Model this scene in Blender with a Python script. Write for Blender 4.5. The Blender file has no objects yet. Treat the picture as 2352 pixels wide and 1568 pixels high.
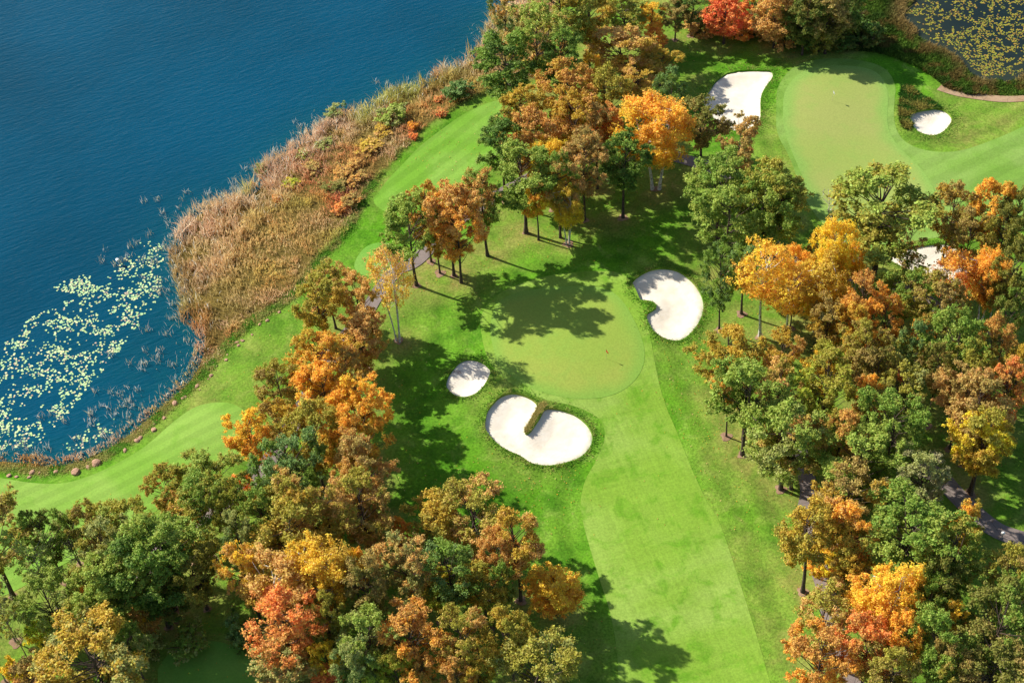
import bpy, math, random
import numpy as np
from mathutils import Vector, Matrix
from mathutils.geometry import delaunay_2d_cdt

scene = bpy.context.scene
COL = scene.collection
PI = math.pi

# ------------------------------------------------------------------ camera
PITCH, DIST, FPX, ROLL = math.radians(46), 272.0, 3700.0, math.radians(4.6)
CAM = np.array([0, -DIST * math.cos(PITCH), DIST * math.sin(PITCH)])
FW = np.array([0, math.cos(PITCH), -math.sin(PITCH)])
U0 = np.array([0, math.sin(PITCH), math.cos(PITCH)])
R0 = np.array([1.0, 0, 0])
UP = U0 * math.cos(ROLL) + R0 * math.sin(ROLL)
RT = R0 * math.cos(ROLL) - U0 * math.sin(ROLL)


def unp(x, y, z=0.0):
    """point of the photograph (2352 x 1568 units) -> point on the plane z"""
    d = FW * FPX + RT * (x - 1176) - UP * (y - 784)
    t = (z - CAM[2]) / d[2]
    return CAM + t * d


def depth(p):
    return float((np.asarray(p) - CAM) @ FW)


cd = bpy.data.cameras.new("camera")
cam = bpy.data.objects.new("camera", cd)
COL.objects.link(cam)
cd.sensor_width = 36.0
cd.lens = FPX / 2352 * 36.0
cd.clip_start, cd.clip_end = 1.0, 6000.0
M = Matrix.Identity(4)
for i in range(3):
    M[i][0], M[i][1], M[i][2], M[i][3] = RT[i], UP[i], -FW[i], CAM[i]
cam.matrix_world = M
scene.camera = cam

# ------------------------------------------------------------------ light
SUN_EL, SUN_AZ = math.radians(37.5), math.radians(148.5)   # azimuth of the sun measured from +x towards +y
sv = Vector((math.cos(SUN_EL) * math.cos(SUN_AZ), math.cos(SUN_EL) * math.sin(SUN_AZ), math.sin(SUN_EL)))
sl = bpy.data.lights.new("sun", 'SUN')
sl.energy, sl.angle, sl.color = 5.0, math.radians(0.6), (1.0, 0.95, 0.84)
so = bpy.data.objects.new("sun", sl)
so.rotation_euler = sv.to_track_quat('Z', 'Y').to_euler()
so.location = sv * 400
COL.objects.link(so)
w = bpy.data.worlds.new("World")
scene.world = w
w.use_nodes = True
nt = w.node_tree
sky = nt.nodes.new("ShaderNodeTexSky")
sky.sky_type = 'NISHITA'
sky.sun_disc = False
sky.sun_elevation = SUN_EL
sky.sun_rotation = PI / 2 - SUN_AZ
nt.links.new(sky.outputs[0], nt.nodes["Background"].inputs[0])
nt.nodes["Background"].inputs[1].default_value = 0.1
vs = scene.view_settings
vs.view_transform, vs.look, vs.exposure, vs.gamma = 'Standard', 'None', 0.54, 1.0
vs.use_curve_mapping = False


# ------------------------------------------------------------------ small helpers
def lin(rgb, k=1.0):
    out = []
    for c in rgb:
        c = c / 255.0
        c = c / 12.92 if c <= 0.04045 else ((c + 0.055) / 1.055) ** 2.4
        out.append(c * k)
    return tuple(out)


def link(o, parent=None):
    COL.objects.link(o)
    if parent is not None:
        o.parent = parent
    return o


def tag(o, label=None, cat=None, group=None, kind=None):
    if label: o["label"] = label
    if cat: o["category"] = cat
    if group: o["group"] = group
    if kind: o["kind"] = kind
    return o


def mesh_np(name, verts, faces, mat=None, smooth=False, attrs=None, cols=None):
    """verts (n,3), faces (m,k) array with k = 3 or 4"""
    me = bpy.data.meshes.new(name)
    verts = np.ascontiguousarray(verts, dtype=np.float32)
    faces = np.ascontiguousarray(faces, dtype=np.int32)
    m, k = faces.shape
    me.vertices.add(len(verts))
    me.vertices.foreach_set("co", verts.ravel())
    me.loops.add(m * k)
    me.loops.foreach_set("vertex_index", faces.ravel())
    me.polygons.add(m)
    me.polygons.foreach_set("loop_start", np.arange(0, m * k, k, dtype=np.int32))
    me.polygons.foreach_set("loop_total", np.full(m, k, dtype=np.int32))
    if smooth:
        me.polygons.foreach_set("use_smooth", np.ones(m, dtype=bool))
    for nm, a in (attrs or {}).items():
        at = me.attributes.new(nm, 'FLOAT', 'POINT')
        at.data.foreach_set("value", np.ascontiguousarray(a, dtype=np.float32))
    for nm, a in (cols or {}).items():
        at = me.attributes.new(nm, 'FLOAT_COLOR', 'POINT')
        b = np.ones((len(verts), 4), dtype=np.float32)
        b[:, :3] = a
        at.data.foreach_set("color", b.ravel())
    me.update(calc_edges=True)
    if mat: me.materials.append(mat)
    return me


def obj(name, me, parent=None):
    return link(bpy.data.objects.new(name, me), parent)


def tile(c, r, x, y):
    return c * 784 + x * 0.3359, (0, 520.6, 1041.3)[r] + y * 0.3359


def smooth_poly(pts, step=0.5, closed=True):
    """Catmull-Rom through ground points, resampled"""
    P = np.asarray(pts, float)
    n = len(P)
    out = []
    rng = range(n if closed else n - 1)
    for i in rng:
        if closed:
            p0, p1, p2, p3 = P[i - 1], P[i], P[(i + 1) % n], P[(i + 2) % n]
        else:
            p0, p1, p2, p3 = P[max(i - 1, 0)], P[i], P[i + 1], P[min(i + 2, n - 1)]
        k = max(1, min(60, int(np.linalg.norm(p2 - p1) / step)))
        for t in np.arange(k) / k:
            out.append(0.5 * ((2 * p1) + (p2 - p0) * t + (2 * p0 - 5 * p1 + 4 * p2 - p3) * t * t + (3 * p1 - p0 - 3 * p2 + p3) * t ** 3))
    if not closed: out.append(P[-1])
    return np.array(out)


def inside(poly, q):
    x, y = q[:, 0], q[:, 1]
    r = np.zeros(len(q), bool)
    a, b = poly, np.roll(poly, -1, 0)
    for (x1, y1), (x2, y2) in zip(a, b):
        if y1 == y2: continue
        c = ((y1 > y) != (y2 > y)) & (x < (x2 - x1) * (y - y1) / (y2 - y1) + x1)
        r ^= c
    return r


def dist_line(poly, q, closed=True):
    a = poly
    b = np.roll(poly, -1, 0)
    if not closed: a, b = a[:-1], b[:-1]
    best = np.full(len(q), 1e9)
    for p1, p2 in zip(a, b):
        d = p2 - p1
        l2 = d @ d + 1e-12
        t = np.clip(((q - p1) @ d) / l2, 0, 1)
        e = q - (p1 + t[:, None] * d)
        best = np.minimum(best, (e * e).sum(1))
    return np.sqrt(best)


def sdist(poly, q):
    d = dist_line(poly, q)
    return np.where(inside(poly, q), d, -d)       # positive inside


def sstep(a, b, x):
    t = np.clip((x - a) / (b - a), 0, 1)
    return t * t * (3 - 2 * t)


def vnoise(q, scale, seed=0):
    """smooth 2-D value noise in 0..1"""
    q = np.asarray(q) / scale
    i = np.floor(q).astype(np.int64)
    f = q - i
    f = f * f * (3 - 2 * f)

    def h(ix, iy):
        v = np.sin(ix * 127.1 + iy * 311.7 + seed * 74.7) * 43758.5453
        return v - np.floor(v)
    a, b = h(i[:, 0], i[:, 1]), h(i[:, 0] + 1, i[:, 1])
    c, d = h(i[:, 0], i[:, 1] + 1), h(i[:, 0] + 1, i[:, 1] + 1)
    return (a * (1 - f[:, 0]) + b * f[:, 0]) * (1 - f[:, 1]) + (c * (1 - f[:, 0]) + d * f[:, 0]) * f[:, 1]


def G(pts, z=0.0, step=0.6, closed=True, smooth=True):
    g = np.array([unp(x, y, z)[:2] for x, y in pts])
    return smooth_poly(g, step, closed) if smooth else g


def T(c, r, pts):
    return [tile(c, r, x, y) for x, y in pts]


# ------------------------------------------------------------------ outlines on the ground
WATER = -0.9
SHORE = [(-60, 1046), (0, 1040), (80, 1046), (140, 1052), (200, 1033), (260, 1002), (310, 963), (360, 922), (405, 880), (432, 845), (447, 800),
         (448, 770), (432, 750), (412, 738), (414, 700), (402, 650), (386, 590), (398, 560), (415, 520), (440, 485), (490, 470),
         (545, 455), (583, 425), (605, 385), (655, 345), (715, 295), (780, 268), (855, 242), (905, 207), (960, 195), (1010, 160),
         (1060, 138), (1102, 110), (1112, 70), (1140, 35), (1178, 0), (1230, -60), (1330, -160)]
lake_pts = SHORE + [(1500, -420), (1400, -1500), (-2500, -1500), (-2600, 700), (-700, 1010), (-250, 1040)]
LAKE = G(lake_pts, WATER, 1.0)
POND = G(T(2, 0, [(1590, -20), (1530, 60), (1520, 115), (1590, 165), (1635, 245), (1740, 295), (1830, 340), (1900, 390), (1935, 440), (2000, 500),
                  (2080, 532), (2150, 522), (2230, 537), (2334, 495), (2500, 440), (2900, 350), (3300, 100), (3200, -500), (2500, -700), (1900, -500), (1680, -220)]), WATER, 1.0)
INNER = [(-60, 1078), (0, 1078), (100, 1083), (180, 1071), (245, 1046), (330, 988), (400, 925), (450, 882), (505, 822), (555, 768), (615, 725), (668, 693),
         (708, 652), (742, 602), (778, 562), (815, 522), (832, 475), (868, 422), (928, 352), (988, 292), (1058, 246), (1118, 219), (1180, 206), (1240, 180)]
INNER_G = G(INNER, 0, 0.8, closed=False)
SHORE_G = G(SHORE, WATER, 0.8, closed=False)
BELT = np.vstack([SHORE_G[4:], INNER_G[::-1]])
BUNKERS = [
    T(2, 0, [(600, 490), (617, 515), (608, 548), (575, 595), (545, 645), (531, 700), (530, 770), (528, 830), (508, 872), (470, 900), (420, 910),
             (350, 914), (290, 890), (240, 850), (195, 800), (160, 750), (143, 710), (150, 670), (185, 620), (220, 565), (260, 530), (310, 500), (370, 487), (440, 481), (530, 484)]),
    T(2, 0, [(1552, 785), (1590, 765), (1640, 752), (1690, 747), (1720, 742), (1770, 750), (1810, 770), (1836, 800), (1836, 830), (1815, 865), (1780, 898),
             (1740, 918), (1700, 922), (1650, 912), (1605, 890), (1570, 850), (1552, 818)]),
    [(1452, 655), (1468, 638), (1495, 624), (1525, 620), (1555, 625), (1580, 640), (1600, 660), (1613, 685), (1615, 710), (1607, 735), (1590, 760), (1570, 778), (1550, 783),
     (1525, 778), (1500, 762), (1488, 742), (1486, 726), (1497, 718), (1507, 710), (1504, 700), (1490, 695), (1470, 693), (1456, 680)],
    T(1, 1, [(720, 1060), (735, 1020), (760, 985), (800, 940), (840, 920), (880, 915), (930, 925), (970, 945), (1000, 970), (1019, 1000), (1013, 1035), (990, 1080),
             (960, 1120), (920, 1155), (870, 1172), (830, 1175), (780, 1160), (740, 1130), (719, 1095)]),
    [(1115, 975), (1120, 950), (1135, 930), (1150, 917), (1170, 910), (1190, 911), (1215, 920), (1231, 932), (1233, 945), (1225, 962), (1215, 980), (1205, 994),
     (1209, 1001), (1218, 996), (1230, 980), (1242, 962), (1252, 946), (1270, 944), (1290, 947), (1320, 957), (1345, 975), (1358, 995), (1360, 1015), (1350, 1035),
     (1330, 1052), (1300, 1063), (1265, 1070), (1235, 1069), (1215, 1063), (1195, 1050), (1170, 1040), (1145, 1025), (1125, 1005), (1116, 990)],
    [(2036, 592), (2060, 577), (2090, 573), (2130, 566), (2170, 563), (2210, 580), (2245, 600), (2252, 622), (2222, 640), (2165, 645), (2110, 632), (2066, 612)],
]
BUNK = [G(b, 0, 0.35) for b in BUNKERS]

FAIRWAY = [(1452, 655), (1472, 700), (1488, 750), (1500, 810), (1512, 870), (1527, 925), (1552, 985), (1572, 1035), (1592, 1085), (1622, 1150), (1652, 1200), (1684, 1290), (1720, 1400),
           (1748, 1490), (1772, 1575), (1830, 1760), (1430, 1760), (1422, 1600), (1417, 1490), (1400, 1400), (1378, 1330), (1355, 1255), (1338, 1190), (1334, 1145), (1345, 1100), (1370, 1055),
           (1388, 1010), (1384, 975), (1362, 955), (1315, 937), (1262, 927), (1215, 910), (1175, 888), (1142, 858), (1120, 825), (1108, 780), (1104, 735), (1118, 700), (1150, 672), (1200, 650), (1280, 630), (1380, 625), (1425, 632)]
GREEN = [(1165, 862), (1200, 888), (1240, 906), (1290, 918), (1340, 921), (1390, 915), (1430, 899), (1460, 873), (1477, 842), (1480, 805), (1468, 765), (1450, 728), (1428, 695), (1400, 672),
         (1360, 662), (1300, 660), (1240, 664), (1190, 672), (1150, 690), (1132, 720), (1126, 760), (1134, 805), (1146, 838)]
FAIRWAY2 = T(2, 0, [(655, 600), (640, 690), (637, 790), (640, 900), (665, 980), (710, 1060), (748, 1140), (780, 1230), (820, 1330), (880, 1430), (960, 1530), (1060, 1640), (1200, 1700), (1700, 1640),
                    (2400, 1560), (2700, 1350), (2700, 700), (2334, 862), (2250, 900), (2130, 950), (1990, 1000), (1870, 1030), (1740, 1032), (1640, 1015), (1560, 985), (1500, 940), (1460, 870),
                    (1445, 780), (1450, 680), (1455, 600), (1425, 520), (1370, 465), (1280, 430), (1150, 410), (1000, 405), (880, 420), (790, 450), (720, 500)])
GREEN2 = T(2, 0, [(690, 680), (685, 780), (690, 880), (715, 980), (750, 1070), (800, 1180), (850, 1290), (910, 1400), (990, 1500), (1120, 1580), (1400, 1590), (1600, 1520), (1700, 1430), (1728, 1340),
                  (1690, 1240), (1620, 1140), (1530, 1050), (1450, 960), (1410, 880), (1400, 780), (1405, 680), (1395, 600), (1350, 520), (1270, 475), (1130, 455), (980, 460), (860, 480), (770, 540), (715, 610)])
TEE1 = [(1205, 226), (1165, 226), (1115, 238), (1065, 262), (1012, 298), (962, 338), (922, 380), (892, 412), (873, 438), (858, 462), (880, 485), (930, 500), (985, 490), (1030, 450), (1090, 395), (1150, 345), (1190, 290), (1215, 250)]
TEE2 = T(1, 1, [(90, 262), (110, 212), (150, 160), (200, 128), (300, 112), (350, 150), (335, 255), (292, 308), (240, 340), (180, 345), (122, 325), (95, 295)])
TEE3 = [(-80, 1085), (0, 1092), (60, 1102), (130, 1105), (185, 1094), (250, 1067), (330, 1021), (395, 965), (440, 934), (482, 923), (530, 926), (566, 946), (584, 975), (582, 1005), (560, 1040), (500, 1075), (440, 1110),
        (390, 1150), (330, 1195), (250, 1240), (120, 1310), (0, 1370), (-120, 1400)]
TEE4 = T(0, 2, [(1130, 1400), (1200, 1340), (1300, 1300), (1420, 1290), (1540, 1310), (1680, 1380), (1800, 1480), (1850, 1600), (1500, 1800), (1150, 1700), (1080, 1500)])
PATH1 = [(210, 1460), (292, 1368), (370, 1265), (440, 1205), (520, 1150), (592, 1090), (650, 1010), (690, 942), (735, 860), (790, 780), (838, 722), (872, 668), (910, 622), (955, 600), (1010, 545),
         (1075, 490), (1145, 448), (1215, 410), (1290, 372), (1372, 332), (1450, 336), (1530, 355), (1600, 375), (1640, 390), (1700, 450), (1760, 540), (1795, 585), (1850, 608), (1930, 628), (2010, 648), (2090, 672), (2150, 710), (2200, 780)]
PATH2 = [(1990, 1640), (1962, 1568), (1932, 1500), (1912, 1430), (1895, 1350), (1875, 1290), (1862, 1230), (1852, 1180), (1858, 1130), (1850, 1085), (1830, 1020)]
PATH3 = [(2420, 1262), (2352, 1240), (2290, 1218), (2240, 1180), (2195, 1135), (2150, 1090), (2100, 1070)]
DIRT = [(2160, 198), (2200, 212), (2250, 222), (2300, 228), (2360, 226), (2430, 215)]


class Field:
    """signed distance to a shore, read from a raster where there is one"""
    X0, Y0, S, N = -260.0, -200.0, 0.7, 760

    def __init__(s, poly):
        s.poly = poly
        a = np.arange(s.N) * s.S
        xx, yy = np.meshgrid(s.X0 + a, s.Y0 + a)
        s.g = sdist(poly, np.column_stack([xx.ravel(), yy.ravel()])).reshape(s.N, s.N)

    def __call__(s, q):
        u, v = (q[:, 0] - s.X0) / s.S, (q[:, 1] - s.Y0) / s.S
        ok = (u > 0) & (v > 0) & (u < s.N - 1.01) & (v < s.N - 1.01)
        out = np.empty(len(q))
        i, j = u[ok].astype(int), v[ok].astype(int)
        a, b = u[ok] - i, v[ok] - j
        g = s.g
        out[ok] = (g[j, i] * (1 - a) + g[j, i + 1] * a) * (1 - b) + (g[j + 1, i] * (1 - a) + g[j + 1, i + 1] * a) * b
        if (~ok).any(): out[~ok] = sdist(s.poly, q[~ok])
        return out


LAKE_D, POND_D = Field(LAKE), Field(POND)


def height(q):
    q = np.asarray(q, float)
    dl = np.maximum(LAKE_D(q), POND_D(q))
    bank = sstep(0, 13, -dl)
    und = 0.55 * (np.sin(q[:, 0] * 0.07 + 1.0) * np.cos(q[:, 1] * 0.06 + 0.4)) + 0.25 * np.sin(q[:, 0] * 0.13 - q[:, 1] * 0.11)
    z = -0.95 + (0.95 + und * sstep(8, 30, -dl)) * bank
    z = np.where(dl > 0, -0.95 - 0.16 * np.minimum(dl, 25), z)
    for b in BUNK:
        near = np.abs(q - b.mean(0)).max(1) < 30
        if near.any():
            d = -sdist(b, q[near])
            z[near] += 0.22 * np.exp(-np.maximum(d, 0) / 1.6)
    return z


def ground_at(x, y):
    return float(height(np.array([[x, y]]))[0])


def hit(px, py, above=0.0):
    z = 0.0
    for _ in range(3):
        p = unp(px, py, z + above)
        z = ground_at(p[0], p[1])
    p = unp(px, py, z + above)
    return p[0], p[1], z


# ------------------------------------------------------------------ material helpers
class NT:
    def __init__(s, name):
        s.m = bpy.data.materials.new(name)
        s.m.use_nodes = True
        s.t = s.m.node_tree
        s.t.nodes.clear()
        s.out = s.n("ShaderNodeOutputMaterial")

    def n(s, typ, **kw):
        nd = s.t.nodes.new(typ)
        for k, v in kw.items():
            setattr(nd, k, v)
        return nd

    def l(s, a, b):
        s.t.links.new(a, b)

    def val(s, sock, v):
        if isinstance(v, bpy.types.NodeSocket): s.l(v, sock)
        elif isinstance(v, tuple) and len(v) == 3 and sock.type == 'RGBA': sock.default_value = (*v, 1)
        else: sock.default_value = v

    def mix(s, f, a, b, blend='MIX'):
        nd = s.n("ShaderNodeMix", data_type='RGBA', blend_type=blend)
        s.val(nd.inputs[0], f); s.val(nd.inputs[6], a); s.val(nd.inputs[7], b)
        return nd.outputs[2]

    def math(s, op, a, b=0.0, c=0.0, clamp=False):
        nd = s.n("ShaderNodeMath", operation=op, use_clamp=clamp)
        s.val(nd.inputs[0], a); s.val(nd.inputs[1], b); s.val(nd.inputs[2], c)
        return nd.outputs[0]

    def ramp(s, v, lo, hi, a=0.0, b=1.0):
        nd = s.n("ShaderNodeMapRange", interpolation_type='SMOOTHSTEP')
        s.val(nd.inputs[0], v)
        for i, x in zip((1, 2, 3, 4), (lo, hi, a, b)): nd.inputs[i].default_value = x
        return nd.outputs[0]

    def pos(s, rot=0.0, scale=(1, 1, 1)):
        g = s.n("ShaderNodeNewGeometry")
        m = s.n("ShaderNodeMapping", vector_type='TEXTURE')     # x runs along the direction rot
        m.inputs["Rotation"].default_value = (0, 0, rot)
        m.inputs["Scale"].default_value = tuple(1.0 / c for c in scale)
        s.l(g.outputs["Position"], m.inputs["Vector"])
        return m.outputs[0]

    def noise(s, vec, scale, detail=3.0, rough=0.55, dist=0.0):
        nd = s.n("ShaderNodeTexNoise")
        s.l(vec, nd.inputs["Vector"])
        nd.inputs["Scale"].default_value = scale
        nd.inputs["Detail"].default_value = detail
        nd.inputs["Roughness"].default_value = rough
        nd.inputs["Distortion"].default_value = dist
        return nd.outputs["Fac"]

    def attr(s, name, typ='GEOMETRY'):
        nd = s.n("ShaderNodeAttribute", attribute_type=typ, attribute_name=name)
        return nd

    def bsdf(s, col, rough=0.8, spec=0.2, bump=None, bstr=0.3, bdist=0.1):
        b = s.n("ShaderNodeBsdfPrincipled")
        s.val(b.inputs["Base Color"], col)
        b.inputs["Roughness"].default_value = rough
        b.inputs["Specular IOR Level"].default_value = spec
        if bump is not None:
            bn = s.n("ShaderNodeBump")
            bn.inputs["Strength"].default_value = bstr
            bn.inputs["Distance"].default_value = bdist
            s.l(bump, bn.inputs["Height"])
            s.l(bn.outputs[0], b.inputs["Normal"])
        s.l(b.outputs[0], s.out.inputs[0])
        return b


KG = 0.62     # sunlit picture colour -> base colour on flat ground


def turf(name, c1, c2, c3, edge_c=None, stripe=None, sw=3.0, ss=0.15, mottle=0.5, fine=0.25, streak=None, speck=0.0):
    m = NT(name)
    p = m.pos()
    big = m.noise(p, 0.045, 3, 0.6, 0.6)
    mid = m.noise(p, 0.28, 4, 0.62, 0.5)
    fin = m.noise(p, 3.2, 3, 0.7)
    c = m.mix(m.ramp(big, 0.38, 0.62), lin(c1, KG), lin(c2, KG))
    c = m.mix(m.math('MULTIPLY', m.ramp(mid, 0.48, 0.68), mottle), c, lin(c3, KG))
    if stripe is not None:
        ps = m.pos(stripe, (1, 1, 1))
        wv = m.n("ShaderNodeTexWave", bands_direction='Y', wave_profile='SIN')
        m.l(ps, wv.inputs["Vector"])
        wv.inputs["Scale"].default_value = 0.314 / sw * 1.0
        wv.inputs["Distortion"].default_value = 0.6
        wv.inputs["Detail"].default_value = 2
        wv.inputs["Detail Scale"].default_value = 0.6
        f = m.ramp(wv.outputs["Fac"], 0.3, 0.7, -ss, ss)
        c = m.mix(1.0, c, m.n_gray(m.math('ADD', f, 1.0)), 'MULTIPLY')
    if streak is not None:
        pk = m.pos(streak, (0.09, 1.6, 1))
        sn = m.noise(pk, 1.2, 3, 0.6)
        pk2 = m.pos(streak + PI / 2, (0.07, 1.4, 1))
        sn2 = m.noise(pk2, 1.0, 3, 0.6)
        f = m.math('ADD', m.ramp(sn, 0.3, 0.7, 0.93, 1.06), m.ramp(sn2, 0.3, 0.7, -0.05, 0.05))
        c = m.mix(1.0, c, m.n_gray(f), 'MULTIPLY')
    c = m.mix(1.0, c, m.n_gray(m.ramp(fin, 0.3, 0.7, 1 - fine, 1 + fine)), 'MULTIPLY')
    if edge_c is not None:
        c = m.mix(m.attr("edge").outputs["Fac"], m.mix(1.0, lin(edge_c, KG), m.n_gray(m.ramp(fin, 0.3, 0.7, 0.88, 1.12)), 'MULTIPLY'), c)
    m.bsdf(c, 0.9, 0.1, fin, 0.35, 0.08)
    return m.m


def _gray(s, v):
    nd = s.n("ShaderNodeCombineColor")
    for i in range(3): s.val(nd.inputs[i], v)
    return nd.outputs[0]


NT.n_gray = _gray


def rough_material():
    m = NT("rough_grass")
    p = m.pos()
    big = m.noise(p, 0.05, 3, 0.6, 0.8)
    mid = m.noise(p, 0.33, 5, 0.65, 0.7)
    fin = m.noise(p, 2.6, 4, 0.75)
    dry = m.attr("dry").outputs["Fac"]
    straw = m.attr("straw").outputs["Fac"]
    mud = m.attr("mud").outputs["Fac"]
    c = m.mix(m.ramp(big, 0.36, 0.62), lin((104, 170, 32), KG), lin((126, 178, 52), KG))
    c = m.mix(m.math('MULTIPLY', m.ramp(mid, 0.5, 0.66), 0.55), c, lin((160, 194, 84), KG))
    c = m.mix(m.ramp(m.noise(p, 0.17, 4, 0.6), 0.42, 0.66, 0, 0.85), c, lin((78, 140, 26), KG))
    dm = m.math('MULTIPLY', dry, m.ramp(mid, 0.3, 0.62, 0.45, 1.0))
    c = m.mix(dm, c, lin((178, 172, 92), KG))
    lit = m.ramp(m.noise(m.pos(), 5.0, 2, 0.6), 0.66, 0.72)
    c = m.mix(m.math('MULTIPLY', lit, m.math('MULTIPLY_ADD', dry, 0.55, 0.04)), c, lin((176, 138, 84), KG))
    c = m.mix(1.0, c, m.n_gray(m.ramp(m.attr('band').outputs['Fac'], 0.15, 0.85, 0.9, 1.1)), 'MULTIPLY')
    c = m.mix(straw, c, m.mix(mid, lin((150, 122, 66), KG), lin((112, 104, 48), KG)))
    c = m.mix(mud, c, lin((62, 62, 48), KG))
    c = m.mix(1.0, c, m.n_gray(m.ramp(fin, 0.28, 0.72, 0.66, 1.34)), 'MULTIPLY')
    m.bsdf(c, 0.95, 0.08, fin, 0.5, 0.18)
    return m.m


def sand_material():
    m = NT("bunker_sand")
    p = m.pos()
    a = m.noise(p, 0.6, 3, 0.6)
    b = m.noise(p, 6.0, 3, 0.7)
    rk = m.noise(m.pos(0.5, (0.35, 5, 1)), 1.3, 2, 0.6)
    c = m.mix(m.ramp(a, 0.35, 0.65), lin((246, 233, 213), 0.8), lin((250, 240, 223), 0.82))
    c = m.mix(m.ramp(m.noise(p, 0.25, 4, 0.65), 0.5, 0.75, 0, 0.3), c, lin((222, 200, 170), 0.72))
    c = m.mix(m.ramp(b, 0.6, 0.78, 0, 0.35), c, lin((214, 194, 166), 0.76))
    hh = m.math('ADD', m.math('MULTIPLY', rk, 0.5), m.math('MULTIPLY', a, 1.5))
    m.bsdf(c, 0.95, 0.05, hh, 0.35, 0.15)
    return m.m


def path_material(name, c1, c2):
    m = NT(name)
    p = m.pos()
    a = m.noise(p, 0.5, 4, 0.65)
    b = m.noise(p, 7.0, 3, 0.7)
    v = m.n("ShaderNodeTexVoronoi", feature='DISTANCE_TO_EDGE')
    m.l(m.pos(), v.inputs["Vector"]); v.inputs["Scale"].default_value = 0.28
    c = m.mix(m.ramp(a, 0.35, 0.65), lin(c1, KG), lin(c2, KG))
    c = m.mix(m.ramp(v.outputs[0], 0.0, 0.012, 0.6, 0.0), c, lin((70, 62, 58), KG))
    c = m.mix(1.0, c, m.n_gray(m.ramp(b, 0.3, 0.7, 0.85, 1.15)), 'MULTIPLY')
    m.bsdf(c, 0.9, 0.2, b, 0.2, 0.03)
    return m.m


def water_material(name, deep, shallow, wave=1.0):
    m = NT(name)
    sh = m.attr("shallow").outputs["Fac"]
    p1 = m.pos(math.radians(22), (0.4, 1.6, 1))
    p2 = m.pos(math.radians(8), (0.32, 1.9, 1))
    n1 = m.noise(p1, 0.8, 4, 0.62, 0.5)
    n2 = m.noise(p2, 1.5, 3, 0.6, 0.3)
    big = m.noise(m.pos(0, (1, 1, 1)), 0.02, 3, 0.55)
    h = m.math('ADD', m.math('MULTIPLY', n1, 0.7), m.math('MULTIPLY', n2, 0.4))
    patch = m.noise(m.pos(0.3, (0.5, 1, 1)), 0.9, 3, 0.6)
    c = m.mix(m.ramp(big, 0.35, 0.65), lin(deep, 1.0), lin(tuple(x * 0.88 for x in deep), 1.0))
    sf = m.math('MULTIPLY', sh, m.ramp(patch, 0.25, 0.7, 0.5, 1.0))
    c = m.mix(sf, c, lin(shallow, 1.0))
    b = m.bsdf(c, 0.12, 0.19, h, 0.48 * wave, 0.5)
    b.inputs["IOR"].default_value = 1.33
    return m.m


def leaf_material(name, trans=0.3):
    m = NT(name)
    oi = m.n("ShaderNodeObjectInfo")
    cb = m.attr("leaf_b", 'OBJECT').outputs["Color"]
    ta = m.attr("ta").outputs["Fac"]
    tb = m.attr("tb").outputs["Fac"]
    c = m.mix(m.ramp(ta, 0.25, 0.75), oi.outputs["Color"], cb)
    hs = m.n("ShaderNodeHueSaturation")
    m.val(hs.inputs["Color"], c)
    m.val(hs.inputs["Hue"], m.ramp(tb, 0.0, 1.0, 0.478, 0.522))
    m.val(hs.inputs["Value"], m.math('MULTIPLY_ADD', tb, 0.7, 0.65))
    d = m.n("ShaderNodeBsdfPrincipled")
    m.l(hs.outputs[0], d.inputs["Base Color"])
    d.inputs["Roughness"].default_value = 0.6
    d.inputs["Specular IOR Level"].default_value = 0.25
    t = m.n("ShaderNodeBsdfTranslucent")
    m.l(hs.outputs[0], t.inputs["Color"])
    mx = m.n("ShaderNodeMixShader")
    mx.inputs[0].default_value = trans
    m.l(d.outputs[0], mx.inputs[1]); m.l(t.outputs[0], mx.inputs[2])
    m.l(mx.outputs[0], m.out.inputs[0])
    return m.m


def vcol_material(name, trans=0.2, rough=0.8):
    m = NT(name)
    c = m.attr("tint").outputs["Color"]
    d = m.n("ShaderNodeBsdfDiffuse")
    m.l(c, d.inputs["Color"])
    t = m.n("ShaderNodeBsdfTranslucent")
    m.l(c, t.inputs["Color"])
    mx = m.n("ShaderNodeMixShader")
    mx.inputs[0].default_value = trans
    m.l(d.outputs[0], mx.inputs[1]); m.l(t.outputs[0], mx.inputs[2])
    m.l(mx.outputs[0], m.out.inputs[0])
    return m.m


def plain_material(name, col, rough=0.6, spec=0.3, noise_scale=8.0, amount=0.2):
    m = NT(name)
    b = m.noise(m.n("ShaderNodeTexCoord").outputs["Object"], noise_scale, 3, 0.6)
    c = m.mix(1.0, col, m.n_gray(m.ramp(b, 0.3, 0.7, 1 - amount, 1 + amount)), 'MULTIPLY')
    m.bsdf(c, rough, spec, b, 0.3, 0.02)
    return m.m


def birch_material():
    m = NT("birch_bark")
    p = m.n("ShaderNodeTexCoord").outputs["Object"]
    mp = m.n("ShaderNodeMapping"); mp.inputs["Scale"].default_value = (2, 2, 5)
    m.l(p, mp.inputs["Vector"])
    a = m.noise(mp.outputs[0], 0.9, 3, 0.7)
    c = m.mix(m.ramp(a, 0.54, 0.6), (0.62, 0.58, 0.52), (0.07, 0.055, 0.045))
    m.bsdf(c, 0.8, 0.2)
    return m.m


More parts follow.
